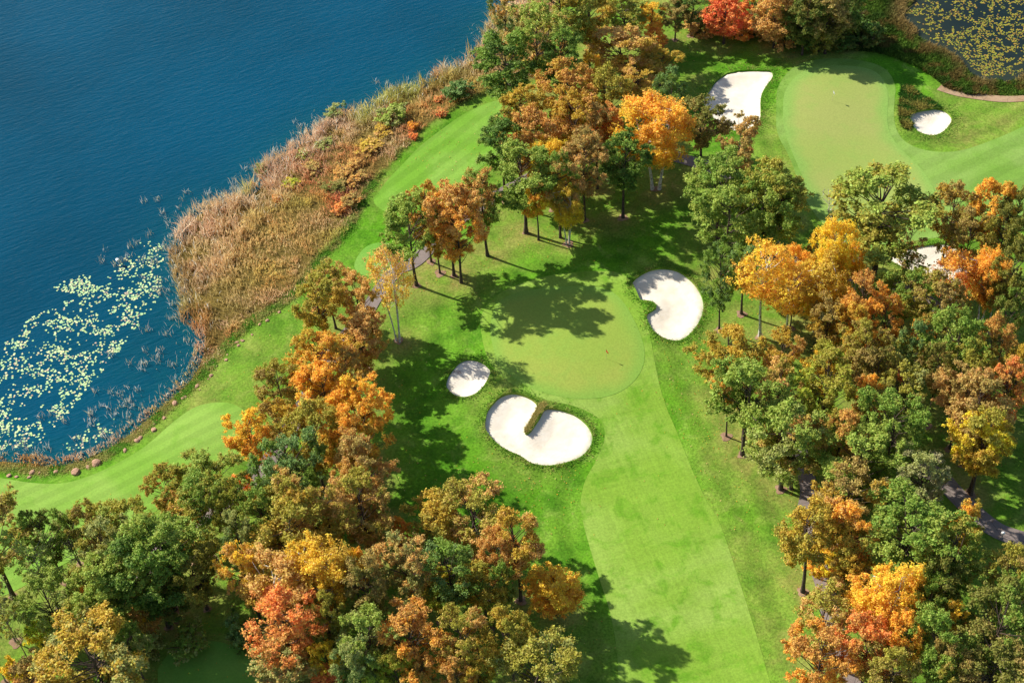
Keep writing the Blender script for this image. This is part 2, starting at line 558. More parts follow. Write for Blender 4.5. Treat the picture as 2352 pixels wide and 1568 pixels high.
MAT_ROUGH = rough_material()
MAT_SAND = sand_material()
MAT_FAIR = turf("fairway_turf", (150, 192, 66), (170, 204, 92), (118, 176, 42), mottle=0.8, fine=0.14, streak=math.radians(104))
MAT_GREEN = turf("green_turf", (168, 196, 82), (178, 196, 88), (156, 198, 84), (152, 196, 82), mottle=0.4, fine=0.1)
MAT_COLLAR = turf("fairway_stripe_turf", (140, 184, 76), (158, 194, 96), (126, 176, 62), stripe=math.radians(28), sw=4.5, ss=0.06, mottle=0.35, fine=0.12)
MAT_GREEN2 = turf("upper_green_turf", (178, 198, 100), (186, 196, 108), (166, 200, 96), (158, 200, 96), mottle=0.45, fine=0.08)
MAT_TEE1 = turf("tee_turf", (134, 190, 60), (154, 200, 84), (118, 178, 46), stripe=math.radians(46), sw=3.2, ss=0.07, mottle=0.4, fine=0.1)
MAT_TEE2 = turf("small_tee_turf", (132, 194, 74), (146, 198, 84), (118, 178, 56), mottle=0.3, fine=0.1)
MAT_TEE3 = turf("lower_fairway_turf", (142, 190, 70), (160, 200, 88), (126, 180, 54), stripe=math.radians(30), sw=2.6, ss=0.06, mottle=0.35, fine=0.1)
MAT_PATH = path_material("cart_path_asphalt", (168, 152, 144), (154, 140, 134))
MAT_DIRT = path_material("dirt", (208, 176, 140), (190, 156, 120))
MAT_LEAF = leaf_material("autumn_leaves", 0.38)
MAT_BIRCHLEAF = leaf_material("birch_leaves", 0.45)
MAT_BARK = plain_material("oak_bark", (0.085, 0.062, 0.048), 0.9, 0.1, 3.0, 0.4)
MAT_GREYBARK = plain_material("grey_bark", (0.21, 0.19, 0.17), 0.9, 0.1, 3.0, 0.3)
MAT_BIRCH = birch_material()
MAT_VCOL = vcol_material("blades", 0.38)
MAT_LITTER = vcol_material("litter", 0.1)
MAT_ROCK = plain_material("shore_rock", lin((214, 170, 140), KG), 0.9, 0.1, 2.0, 0.3)


# ------------------------------------------------------------------ the ground sheet
rng = np.random.default_rng(7)
gx = np.arange(-150, 190, 1.25)
gy = np.arange(-110, 190, 1.25)
grid = np.stack(np.meshgrid(gx, gy), -1).reshape(-1, 2)
grid = grid + rng.uniform(-0.25, 0.25, grid.shape)
FOOT = np.array([unp(x, y)[:2] for x, y in [(-300, -330), (2700, -330), (2700, 1850), (-300, 1850)]])
grid = grid[inside(FOOT, grid)]
keep = np.ones(len(grid), bool)
for b in BUNK:
    near = np.abs(grid - b.mean(0)).max(1) < 30
    d = sdist(b, grid[near])
    keep[np.where(near)[0][d > -0.45]] = False
grid = grid[keep]
far = []
for r in (180, 230, 300, 420, 600, 900, 1400, 2200):
    for k in range(64):
        a = 2 * PI * (k + (r % 7) / 7) / 64
        far.append((r * math.cos(a), r * math.sin(a)))
far = np.array(far)
far = far[~inside(FOOT, far)]


def cdt(points, loops):
    vs_, es = [Vector(p) for p in points], []
    for lp in loops:
        s = len(vs_)
        vs_ += [Vector(p) for p in lp]
        es += [(s + i, s + (i + 1) % len(lp)) for i in range(len(lp))]
    r = delaunay_2d_cdt(vs_, es, [], 0, 1e-5, False)
    v = np.array([(p[0], p[1]) for p in r[0]])
    f = np.array([t for t in r[2] if len(t) == 3])
    a, b, c = v[f[:, 0]], v[f[:, 1]], v[f[:, 2]]
    cr = (b[:, 0] - a[:, 0]) * (c[:, 1] - a[:, 1]) - (b[:, 1] - a[:, 1]) * (c[:, 0] - a[:, 0])
    f[cr < 0] = f[cr < 0][:, ::-1]
    return v, f


SAND_DROP = [0.42, 0.42, 0.38, 0.34, 0.5, 0.35]
v2, f = cdt(np.vstack([grid, far]), BUNK)
cen = v2[f].mean(1)
ok = np.ones(len(f), bool)
for b in BUNK:
    near = np.abs(cen - b.mean(0)).max(1) < 30
    idx = np.where(near)[0]
    ok[idx[inside(b, cen[idx])]] = False
f = f[ok]
zz = height(v2)
V = [np.column_stack([v2, zz])]
F = [f]
base = len(v2)
for b, dp in zip(BUNK, SAND_DROP):                    # steep grass lips down to the sand
    zt = height(b)
    n = len(b)
    V.append(np.column_stack([b, zt]))
    V.append(np.column_stack([b, zt - dp - 0.15]))
    i = np.arange(n); j = (i + 1) % n
    F.append(np.vstack([np.column_stack([base + i, base + j, base + n + j]), np.column_stack([base + i, base + n + j, base + n + i])]))
    base += 2 * n
V = np.vstack(V); F = np.vstack(F)

TREE_SPOTS = []          # filled below, used for the dry litter under the crowns


def ground_attrs(q):
    dl = np.maximum(LAKE_D(q), POND_D(q))
    near_belt = inside(BELT, q)
    edge = dist_line(BELT, q)
    straw = np.where(near_belt, sstep(0, 1.2, edge), 0.0)
    dp = POND_D(q)
    straw = np.maximum(straw, 0.75 * sstep(-9, -2, dp))
    mud = sstep(-0.6, 1.0, dl)
    dry = 0.6 * sstep(0.3, 0.8, vnoise(q, 13, 3)) * (0.4 + 0.6 * vnoise(q, 4, 5))
    for x, y, r in TREE_SPOTS:
        d = np.hypot(q[:, 0] - x, q[:, 1] - y)
        dry = np.maximum(dry, 0.8 * np.exp(-(d / (r * 1.15)) ** 2))
    fd = np.full(len(q), 99.0)
    view = (np.abs(q[:, 0]) < 120) & (np.abs(q[:, 1]) < 120)
    for pl in (FAIRWAY, FAIRWAY2):
        fd[view] = np.minimum(fd[view], dist_line(G(pl, step=1.5), q[view]))
    band = 0.5 + 0.5 * np.sin(fd * 2 * PI / 4.6 + 0.6 * vnoise(q, 6, 77)) * sstep(15, 6, fd)
    return dict(band=band, dry=np.clip(dry * (0.5 + vnoise(q, 4, 9)), 0, 1), straw=straw, mud=mud)


# ------------------------------------------------------------------ draped sheets
def sheet(name, poly, mat, lift, extra=None):
    bb0, bb1 = poly.min(0), poly.max(0)
    q = grid[(grid > bb0).all(1) & (grid < bb1).all(1)]
    q = q[sdist(poly, q) > 0.4] if len(q) else q
    v, ff = cdt(q, [poly])
    ff = ff[inside(poly, v[ff].mean(1))]
    me = mesh_np(name, np.column_stack([v, height(v) + lift]), ff, mat, True,
                 attrs={"edge": sstep(0.0, 3.2, np.maximum(sdist(poly, v), 0) + 1.2 * (vnoise(v, 3.0, 8) - 0.5))})
    return tag(obj(name, me), kind="structure")


def ribbon(pts, width, wob=0.12):
    g = np.array([hit(x, y)[:2] for x, y in pts])
    c = smooth_poly(g, 1.0, closed=False)
    t = np.gradient(c, axis=0)
    t /= np.linalg.norm(t, axis=1)[:, None]
    n = np.column_stack([-t[:, 1], t[:, 0]])
    wv = width / 2 * (1 + wob * (vnoise(c, 6, 2)[:, None] - 0.5))
    return np.vstack([c + n * wv, (c - n * wv)[::-1]])


sheet("fairway", G(FAIRWAY), MAT_FAIR, 0.03)
sheet("putting_green", G(GREEN), MAT_GREEN, 0.06)
sheet("fairway", G(FAIRWAY2), MAT_COLLAR, 0.03)
sheet("putting_green", G(GREEN2), MAT_GREEN2, 0.06)
sheet("tee", G(TEE1), MAT_TEE1, 0.03)
sheet("tee", G(TEE2), MAT_TEE2, 0.03)
sheet("fairway", G(TEE3), MAT_TEE3, 0.03)
sheet("tee", G(TEE4), MAT_TEE2, 0.03)
sheet("cart_path", ribbon(PATH1, 2.7), MAT_PATH, 0.10)
sheet("cart_path", ribbon(PATH2, 2.6), MAT_PATH, 0.10)
sheet("cart_path", ribbon(PATH3, 3.2), MAT_PATH, 0.10)
sheet("dirt_path", ribbon(DIRT, 2.6, 0.6), MAT_DIRT, 0.08)

for b, dp in zip(BUNK, SAND_DROP):
    bb0, bb1 = b.min(0), b.max(0)
    qx = np.stack(np.meshgrid(np.arange(bb0[0], bb1[0], 0.55), np.arange(bb0[1], bb1[1], 0.55)), -1).reshape(-1, 2)
    qx = qx + rng.uniform(-0.1, 0.1, qx.shape)
    qx = qx[sdist(b, qx) > 0.25]
    v, ff = cdt(qx, [b])
    ff = ff[inside(b, v[ff].mean(1))]
    d = np.maximum(sdist(b, v), 0)
    hz = height(b).mean()
    z = height(v) * 0.35 + hz * 0.65 - dp - 0.5 * sstep(0, 3.5, d) + 0.05 * vnoise(v, 1.3, 4)
    on = d < 0.02
    z[on] = height(v[on]) - dp
    tag(obj("sand_bunker", mesh_np("sand_bunker", np.column_stack([v, z]), ff, MAT_SAND, True)), kind="structure")


# ------------------------------------------------------------------ water
def water(name, poly, mat, shallow_fn, step=3.0, reach=5.0):
    bb0, bb1 = np.maximum(poly.min(0), (-900, -900)) - reach, np.minimum(poly.max(0), (900, 900)) + reach
    q = np.stack(np.meshgrid(np.arange(bb0[0], bb1[0], step), np.arange(bb0[1], bb1[1], step)), -1).reshape(-1, 2)
    d = sdist(poly, q)
    q, d = q[d > -reach], d[d > -reach]
    v, ff = cdt(q, [])
    cc = v[ff].mean(1)
    side = np.linalg.norm(v[ff] - np.roll(v[ff], 1, 1), axis=2).max(1)
    ff = ff[(sdist(poly, cc) > -reach) & (side < step * 2)]
    me = mesh_np(name, np.column_stack([v, np.full(len(v), WATER)]), ff, mat, True, attrs={"shallow": shallow_fn(v)})
    return tag(obj(name, me), kind="structure")


def lake_shallow(q):
    d = LAKE_D(q)
    s = np.exp(-np.maximum(d, 0) / 5.0) * 0.85
    cove = np.array(unp(370, 850, WATER)[:2])
    s = np.maximum(s, 0.45 * np.exp(-(np.hypot(*(q - cove).T) / 18) ** 2))
    return np.clip(s, 0, 1)


MAT_LAKE = water_material("lake_water", (0, 70, 96), (10, 78, 86))
MAT_POND = water_material("pond_water", (30, 44, 46), (50, 58, 46), 0.35)
water("lake", LAKE, MAT_LAKE, lake_shallow, 3.0)
water("pond", POND, MAT_POND, lambda q: np.exp(-np.maximum(POND_D(q), 0) / 4.0), 3.0)


# ------------------------------------------------------------------ trees
def tube(path, radii, sides=6):
    path = np.asarray(path, float)
    n = len(path)
    t = np.gradient(path, axis=0)
    t /= np.linalg.norm(t, axis=1)[:, None] + 1e-9
    ref = np.array([1.0, 0.1, 0.0]) if abs(t[0][2]) > 0.7 else np.array([0, 0, 1.0])
    u = np.cross(t, ref); u /= np.linalg.norm(u, axis=1)[:, None] + 1e-9
    w_ = np.cross(t, u)
    a = np.arange(sides) * 2 * PI / sides
    ring = (u[:, None, :] * np.cos(a)[None, :, None] + w_[:, None, :] * np.sin(a)[None, :, None]) * np.asarray(radii)[:, None, None]
    v = (path[:, None, :] + ring).reshape(-1, 3)
    i = np.arange(n - 1)[:, None] * sides
    k = np.arange(sides)[None, :]
    k2 = (k + 1) % sides
    fq = np.stack([i + k, i + k2, i + sides + k2, i + sides + k], -1).reshape(-1, 4)
    return v, fq


class Parts:
    def __init__(s): s.v, s.f, s.n = [], [], 0

    def add(s, vf):
        v, ff = vf
        s.v.append(v); s.f.append(ff + s.n); s.n += len(v)

    def get(s): return np.vstack(s.v), np.vstack(s.f)


def unit(r, n):
    d = r.normal(size=(n, 3))
    return d / np.linalg.norm(d, axis=1)[:, None]


def leaves_at(r, centers, radii, per, size, up=0.45, flat=0.75, droop=0.0):
    """leaf sized faces spread through round sprays of foliage"""
    n = len(centers)
    cid = np.repeat(np.arange(n), per)
    d = unit(r, n * per)
    rad = radii[cid] * np.abs(r.normal(0.62, 0.38, n * per))
    pos = centers[cid] + d * rad[:, None] * np.array([1, 1, flat])
    if droop: pos[:, 2] -= droop * r.uniform(0, 1, len(pos)) ** 2
    nrm = d * 0.35 + np.array([0, 0, up]) + r.normal(size=d.shape) * 0.5
    nrm /= np.linalg.norm(nrm, axis=1)[:, None]
    tx = np.cross(nrm, unit(r, len(nrm)))
    tx /= np.linalg.norm(tx, axis=1)[:, None] + 1e-9
    ty = np.cross(nrm, tx)
    sz = size * r.uniform(0.65, 1.35, len(pos))
    a, b = tx * sz[:, None], ty * (sz * r.uniform(0.55, 0.9, len(pos)))[:, None]
    q = np.stack([pos - a, pos - b * 0.9 + a * 0.15, pos + a, pos + b * 0.9 - a * 0.15], 1).reshape(-1, 3)
    ff = np.arange(len(q)).reshape(-1, 4)
    return q, ff, cid


def crown_tree(seed, H=20.0, lo=0.34, R=4.6, lobes=30, sub=7, per=34, leaf=0.26, trunk=0.26, stems=1, top=0.62, rag=0.35, spray=0.85, gap=0.0, flat=0.75, lean=0.0, droop=0.0):
    r = np.random.default_rng(seed)
    bark = Parts()
    ph = r.uniform(0, 2 * PI, 6)
    trunks = []
    for s in range(stems):
        ang = 2 * PI * s / max(stems, 1) + ph[0]
        off = 0.0 if stems == 1 else 0.35
        spread = 0.0 if stems == 1 else 1.3
        z = np.linspace(0, H * (0.86 if stems > 1 else 0.8), 12)
        u = z / H
        px = math.cos(ang) * (off + spread * u ** 1.2 * 1.6) + 0.35 * np.sin(u * 5 + ph[1]) * u + lean * u * 2
        py = math.sin(ang) * (off + spread * u ** 1.2 * 1.6) + 0.35 * np.cos(u * 4 + ph[2]) * u
        pth = np.column_stack([px, py, z])
        rad = trunk / stems ** 0.5 * (1 - 0.86 * (z / z[-1])) + 0.02
        rad[0] *= 1.45
        pth[0, 2] = -0.3
        bark.add(tube(pth, rad, 8))
        trunks.append(pth)
    cz, hz = H * (1 + lo) / 2, H * (1 - lo) / 2
    cen = []
    tries = 0
    k = r.uniform(0.8, 1.2, 5)
    while len(cen) < lobes and tries < 4000:
        tries += 1
        d = unit(r, 1)[0]
        az = math.atan2(d[1], d[0])
        lob = 1 + rag * (0.5 * math.sin(2 * az + ph[3]) * k[0] + 0.5 * math.sin(3 * az + ph[4] + 3 * d[2]) * k[1] + 0.35 * math.sin(5 * d[2] + ph[5] + az))
        rr = r.uniform(0.5, 1.0) ** 0.5
        zz_ = d[2] * rr
        prof = 1.0 if zz_ > (top * 2 - 1) * 0.3 else (1 + 0.35 * zz_)
        c = np.array([d[0] * R * lob * rr * prof, d[1] * R * lob * rr * prof, cz + hz * 0.93 * zz_ * (0.9 + 0.1 * lob)])
        if cen and min(np.linalg.norm((c - e) * [1, 1, 0.8]) for e in cen) < spray * (1.05 + gap): continue
        cen.append(c)
    cen = np.array(cen)
    cl, cr_, ta_c = [], [], []
    for c in cen:
        tr = trunks[r.integers(len(trunks))]
        zt = np.clip(c[2] - 0.55 * math.hypot(c[0], c[1]) - r.uniform(0.4, 1.6), H * lo * 0.8, tr[-1, 2])
        st = np.array([np.interp(zt, tr[:, 2], tr[:, j]) for j in range(3)])
        mid = st * 0.45 + c * 0.55 + np.array([0, 0, -0.35]) + r.normal(size=3) * 0.25
        tt = np.linspace(0, 1, 5)[:, None]
        pth = (1 - tt) ** 2 * st + 2 * tt * (1 - tt) * mid + tt ** 2 * c
        bark.add(tube(pth, np.linspace(trunk * 0.3 / stems ** 0.3, 0.025, 5), 5))
        n = max(2, int(sub * r.uniform(0.6, 1.3)))
        o = unit(r, n) * (spray * r.uniform(0.35, 1.5, n))[:, None] * np.array([1, 1, 0.75])
        for e in o:
            cl.append(c + e); cr_.append(spray * r.uniform(0.35, 0.72))
        ta_c += list(np.clip(r.normal(0.5 + 0.30 * (c[2] - cz) / hz, 0.2) + r.normal(0, 0.16, n), 0, 1))
    cl, cr_, ta_c = np.array(cl), np.array(cr_), np.array(ta_c)
    q, ff, cid = leaves_at(r, cl, cr_, per, leaf, flat=flat, droop=droop)
    nl = len(ff)
    ta = np.repeat(np.clip(ta_c[cid] + r.normal(0, 0.12, nl), 0, 1), 4)
    tb = np.repeat(np.clip(r.normal(0.5, 0.22, nl) + (ta_c[cid] - 0.5) * 0.1, 0, 1), 4)
    bv, bf = bark.get()
    ext = (np.percentile(np.abs(q[:, :2] - q[:, :2].mean(0)), 97), q[:, 2].min(), q[:, 2].max(), q.mean(0))
    return (bv, bf), (q, ff, ta, tb), ext


def bare_tree(seed, H=14.0, R=2.6, trunk=0.16, n=26, sub=5, stems=1):
    r = np.random.default_rng(seed)
    bark = Parts()
    z = np.linspace(0, H * 0.85, 9)
    tr = np.column_stack([0.3 * np.sin(z * 0.4 + seed), 0.3 * np.cos(z * 0.35 + seed) - 0.3, z]); tr[0, 2] = -0.3
    bark.add(tube(tr, trunk * (1 - 0.8 * z / z[-1]), 7))
    for i in range(n):
        zt = r.uniform(0.25, 0.85) * H
        st = np.array([np.interp(zt, tr[:, 2], tr[:, j]) for j in range(3)])
        a = r.uniform(0, 2 * PI)
        L = R * (1.1 - 0.5 * zt / H) * r.uniform(0.6, 1.1)
        e = st + np.array([math.cos(a) * L, math.sin(a) * L, L * r.uniform(0.5, 1.2)])
        mid = (st + e) / 2 + np.array([0, 0, -0.2])
        tt = np.linspace(0, 1, 5)[:, None]
        pth = (1 - tt) ** 2 * st + 2 * tt * (1 - tt) * mid + tt ** 2 * e
        bark.add(tube(pth, np.linspace(trunk * 0.35, 0.03, 5), 5))
        for _ in range(sub):
            s2 = pth[r.integers(1, 5)]
            e2 = s2 + unit(r, 1)[0] * r.uniform(0.5, 1.2) + np.array([0, 0, 0.35])
            bark.add(tube(np.array([s2, (s2 + e2) / 2 + r.normal(size=3) * 0.08, e2]), [0.035, 0.028, 0.015], 4))
    return bark.get()


LIB = {}


def build_kind(key, name, variants, leafmat, barkmat):
    out = []
    for kw in variants:
        (bv, bf), (q, ff, ta, tb), ext = crown_tree(**kw)
        cm = mesh_np(name + "_crown", q, ff, leafmat, False, attrs={"ta": ta, "tb": tb})
        tm = mesh_np(name + "_trunk", bv, bf, barkmat, True)
        out.append((cm, tm, ext, kw.get("H", 20.0)))
    LIB[key] = (name, out)


build_kind("o", "broadleaf_tree", [
    dict(seed=11, R=4.6, lobes=45, rag=0.35, lo=0.26, per=54, sub=12, leaf=0.145), dict(seed=12, R=4.8, lobes=47, rag=0.4, lo=0.22, per=54, sub=12, leaf=0.145), dict(seed=13, R=4.4, lobes=44, rag=0.3, lo=0.3, per=54, sub=12, leaf=0.145),
    dict(seed=14, R=5.0, lobes=49, rag=0.42, lo=0.3, per=54, sub=12, leaf=0.145), dict(seed=15, R=4.5, lobes=44, rag=0.45, lo=0.26, per=54, sub=12, leaf=0.145), dict(seed=16, R=4.7, lobes=47, rag=0.3, lo=0.22, per=54, sub=12, leaf=0.145),
    dict(seed=17, R=4.6, lobes=40, rag=0.5, lo=0.28, per=54, sub=12, leaf=0.145)], MAT_LEAF, MAT_BARK)
build_kind("t", "broadleaf_tree", [
    dict(seed=21, R=3.8, lobes=36, rag=0.42, lo=0.36, per=54, sub=12, leaf=0.145), dict(seed=22, R=4.0, lobes=38, rag=0.45, lo=0.4, per=54, sub=12, leaf=0.145), dict(seed=23, R=3.6, lobes=35, rag=0.4, lo=0.34, per=54, sub=12, leaf=0.145),
    dict(seed=24, R=4.2, lobes=36, rag=0.5, lo=0.36, per=54, sub=12, leaf=0.145)], MAT_LEAF, MAT_BARK)
build_kind("b", "birch_tree", [
    dict(seed=31, R=3.4, lobes=50, sub=12, per=50, leaf=0.12, lo=0.3, stems=2, trunk=0.22, spray=0.85, rag=0.3, droop=0.9, flat=1.0),
    dict(seed=32, R=3.2, lobes=48, sub=12, per=50, leaf=0.12, lo=0.32, stems=3, trunk=0.22, spray=0.85, rag=0.35, droop=0.9, flat=1.0),
    dict(seed=33, R=3.5, lobes=46, sub=12, per=50, leaf=0.12, lo=0.38, stems=1, trunk=0.19, spray=0.9, rag=0.3, droop=0.8, flat=1.0)], MAT_BIRCHLEAF, MAT_BIRCH)
build_kind("v", "birch_tree", [
    dict(seed=35, R=3.0, lobes=40, sub=10, per=17, leaf=0.13, lo=0.36, stems=3, trunk=0.2, spray=0.8, rag=0.35, droop=0.8, flat=1.0),
    dict(seed=36, R=3.3, lobes=42, sub=10, per=20, leaf=0.13, lo=0.5, stems=1, trunk=0.18, spray=0.85, rag=0.35, droop=0.6, flat=1.0)], MAT_BIRCHLEAF, MAT_BIRCH)
build_kind("m", "maple_tree", [
    dict(seed=41, H=14, R=3.6, lobes=46, rag=0.22, lo=0.16, trunk=0.2, per=52, sub=11, leaf=0.145), dict(seed=42, H=14, R=3.4, lobes=44, rag=0.28, lo=0.18, trunk=0.2, per=52, sub=11, leaf=0.145), dict(seed=43, H=14, R=3.7, lobes=48, rag=0.28, lo=0.14, trunk=0.2, per=52, sub=11, leaf=0.145)], MAT_LEAF, MAT_BARK)
build_kind("s", "shrub", [
    dict(seed=51, H=4, R=1.7, lobes=24, sub=5, per=34, leaf=0.16, lo=0.02, trunk=0.08, spray=0.6, stems=2, rag=0.3), dict(seed=52, H=4, R=1.9, lobes=24, sub=5, per=34, leaf=0.16, lo=0.02, trunk=0.08, spray=0.6, stems=2, rag=0.4),
    dict(seed=53, H=4, R=1.6, lobes=22, sub=5, per=32, leaf=0.15, lo=0.02, trunk=0.08, spray=0.6, stems=3, rag=0.5)], MAT_LEAF, MAT_BARK)
build_kind("y", "sparse_tree", [
    dict(seed=61, R=2.8, lobes=30, sub=5, per=24, leaf=0.18, lo=0.28, trunk=0.14, gap=0.4, rag=0.5), dict(seed=62, R=3.0, lobes=32, sub=5, per=24, leaf=0.18, lo=0.24, trunk=0.15, gap=0.4, rag=0.5)], MAT_LEAF, MAT_GREYBARK)
BARE = [mesh_np("bare_branches", *bare_tree(71), MAT_GREYBARK, True), mesh_np("bare_branches", *bare_tree(72, R=2.0, n=14, sub=3), MAT_BIRCH, True), mesh_np("bare_branches", *bare_tree(73, H=5, R=2.8, n=40, sub=7, trunk=0.1), MAT_BARK, True)]

KL = 1.15
PAL = {k: tuple(min(c, 0.93) for c in lin(v, KL)) for k, v in dict(
    gd=(98, 126, 52), gr=(132, 156, 62), gl=(160, 174, 76), sg=(168, 170, 98), te=(124, 150, 84), ol=(170, 160, 66), lo=(180, 190, 66), og=(198, 166, 64),
    tn=(216, 176, 104), br=(176, 152, 86), ru=(206, 158, 84), orr=(242, 178, 74), go=(250, 198, 72), ye=(255, 212, 66), ro=(248, 156, 86), rd=(242, 126, 82), do=(132, 130, 58), gy=(166, 158, 118)).items()}
PAL["or"] = PAL["orr"]

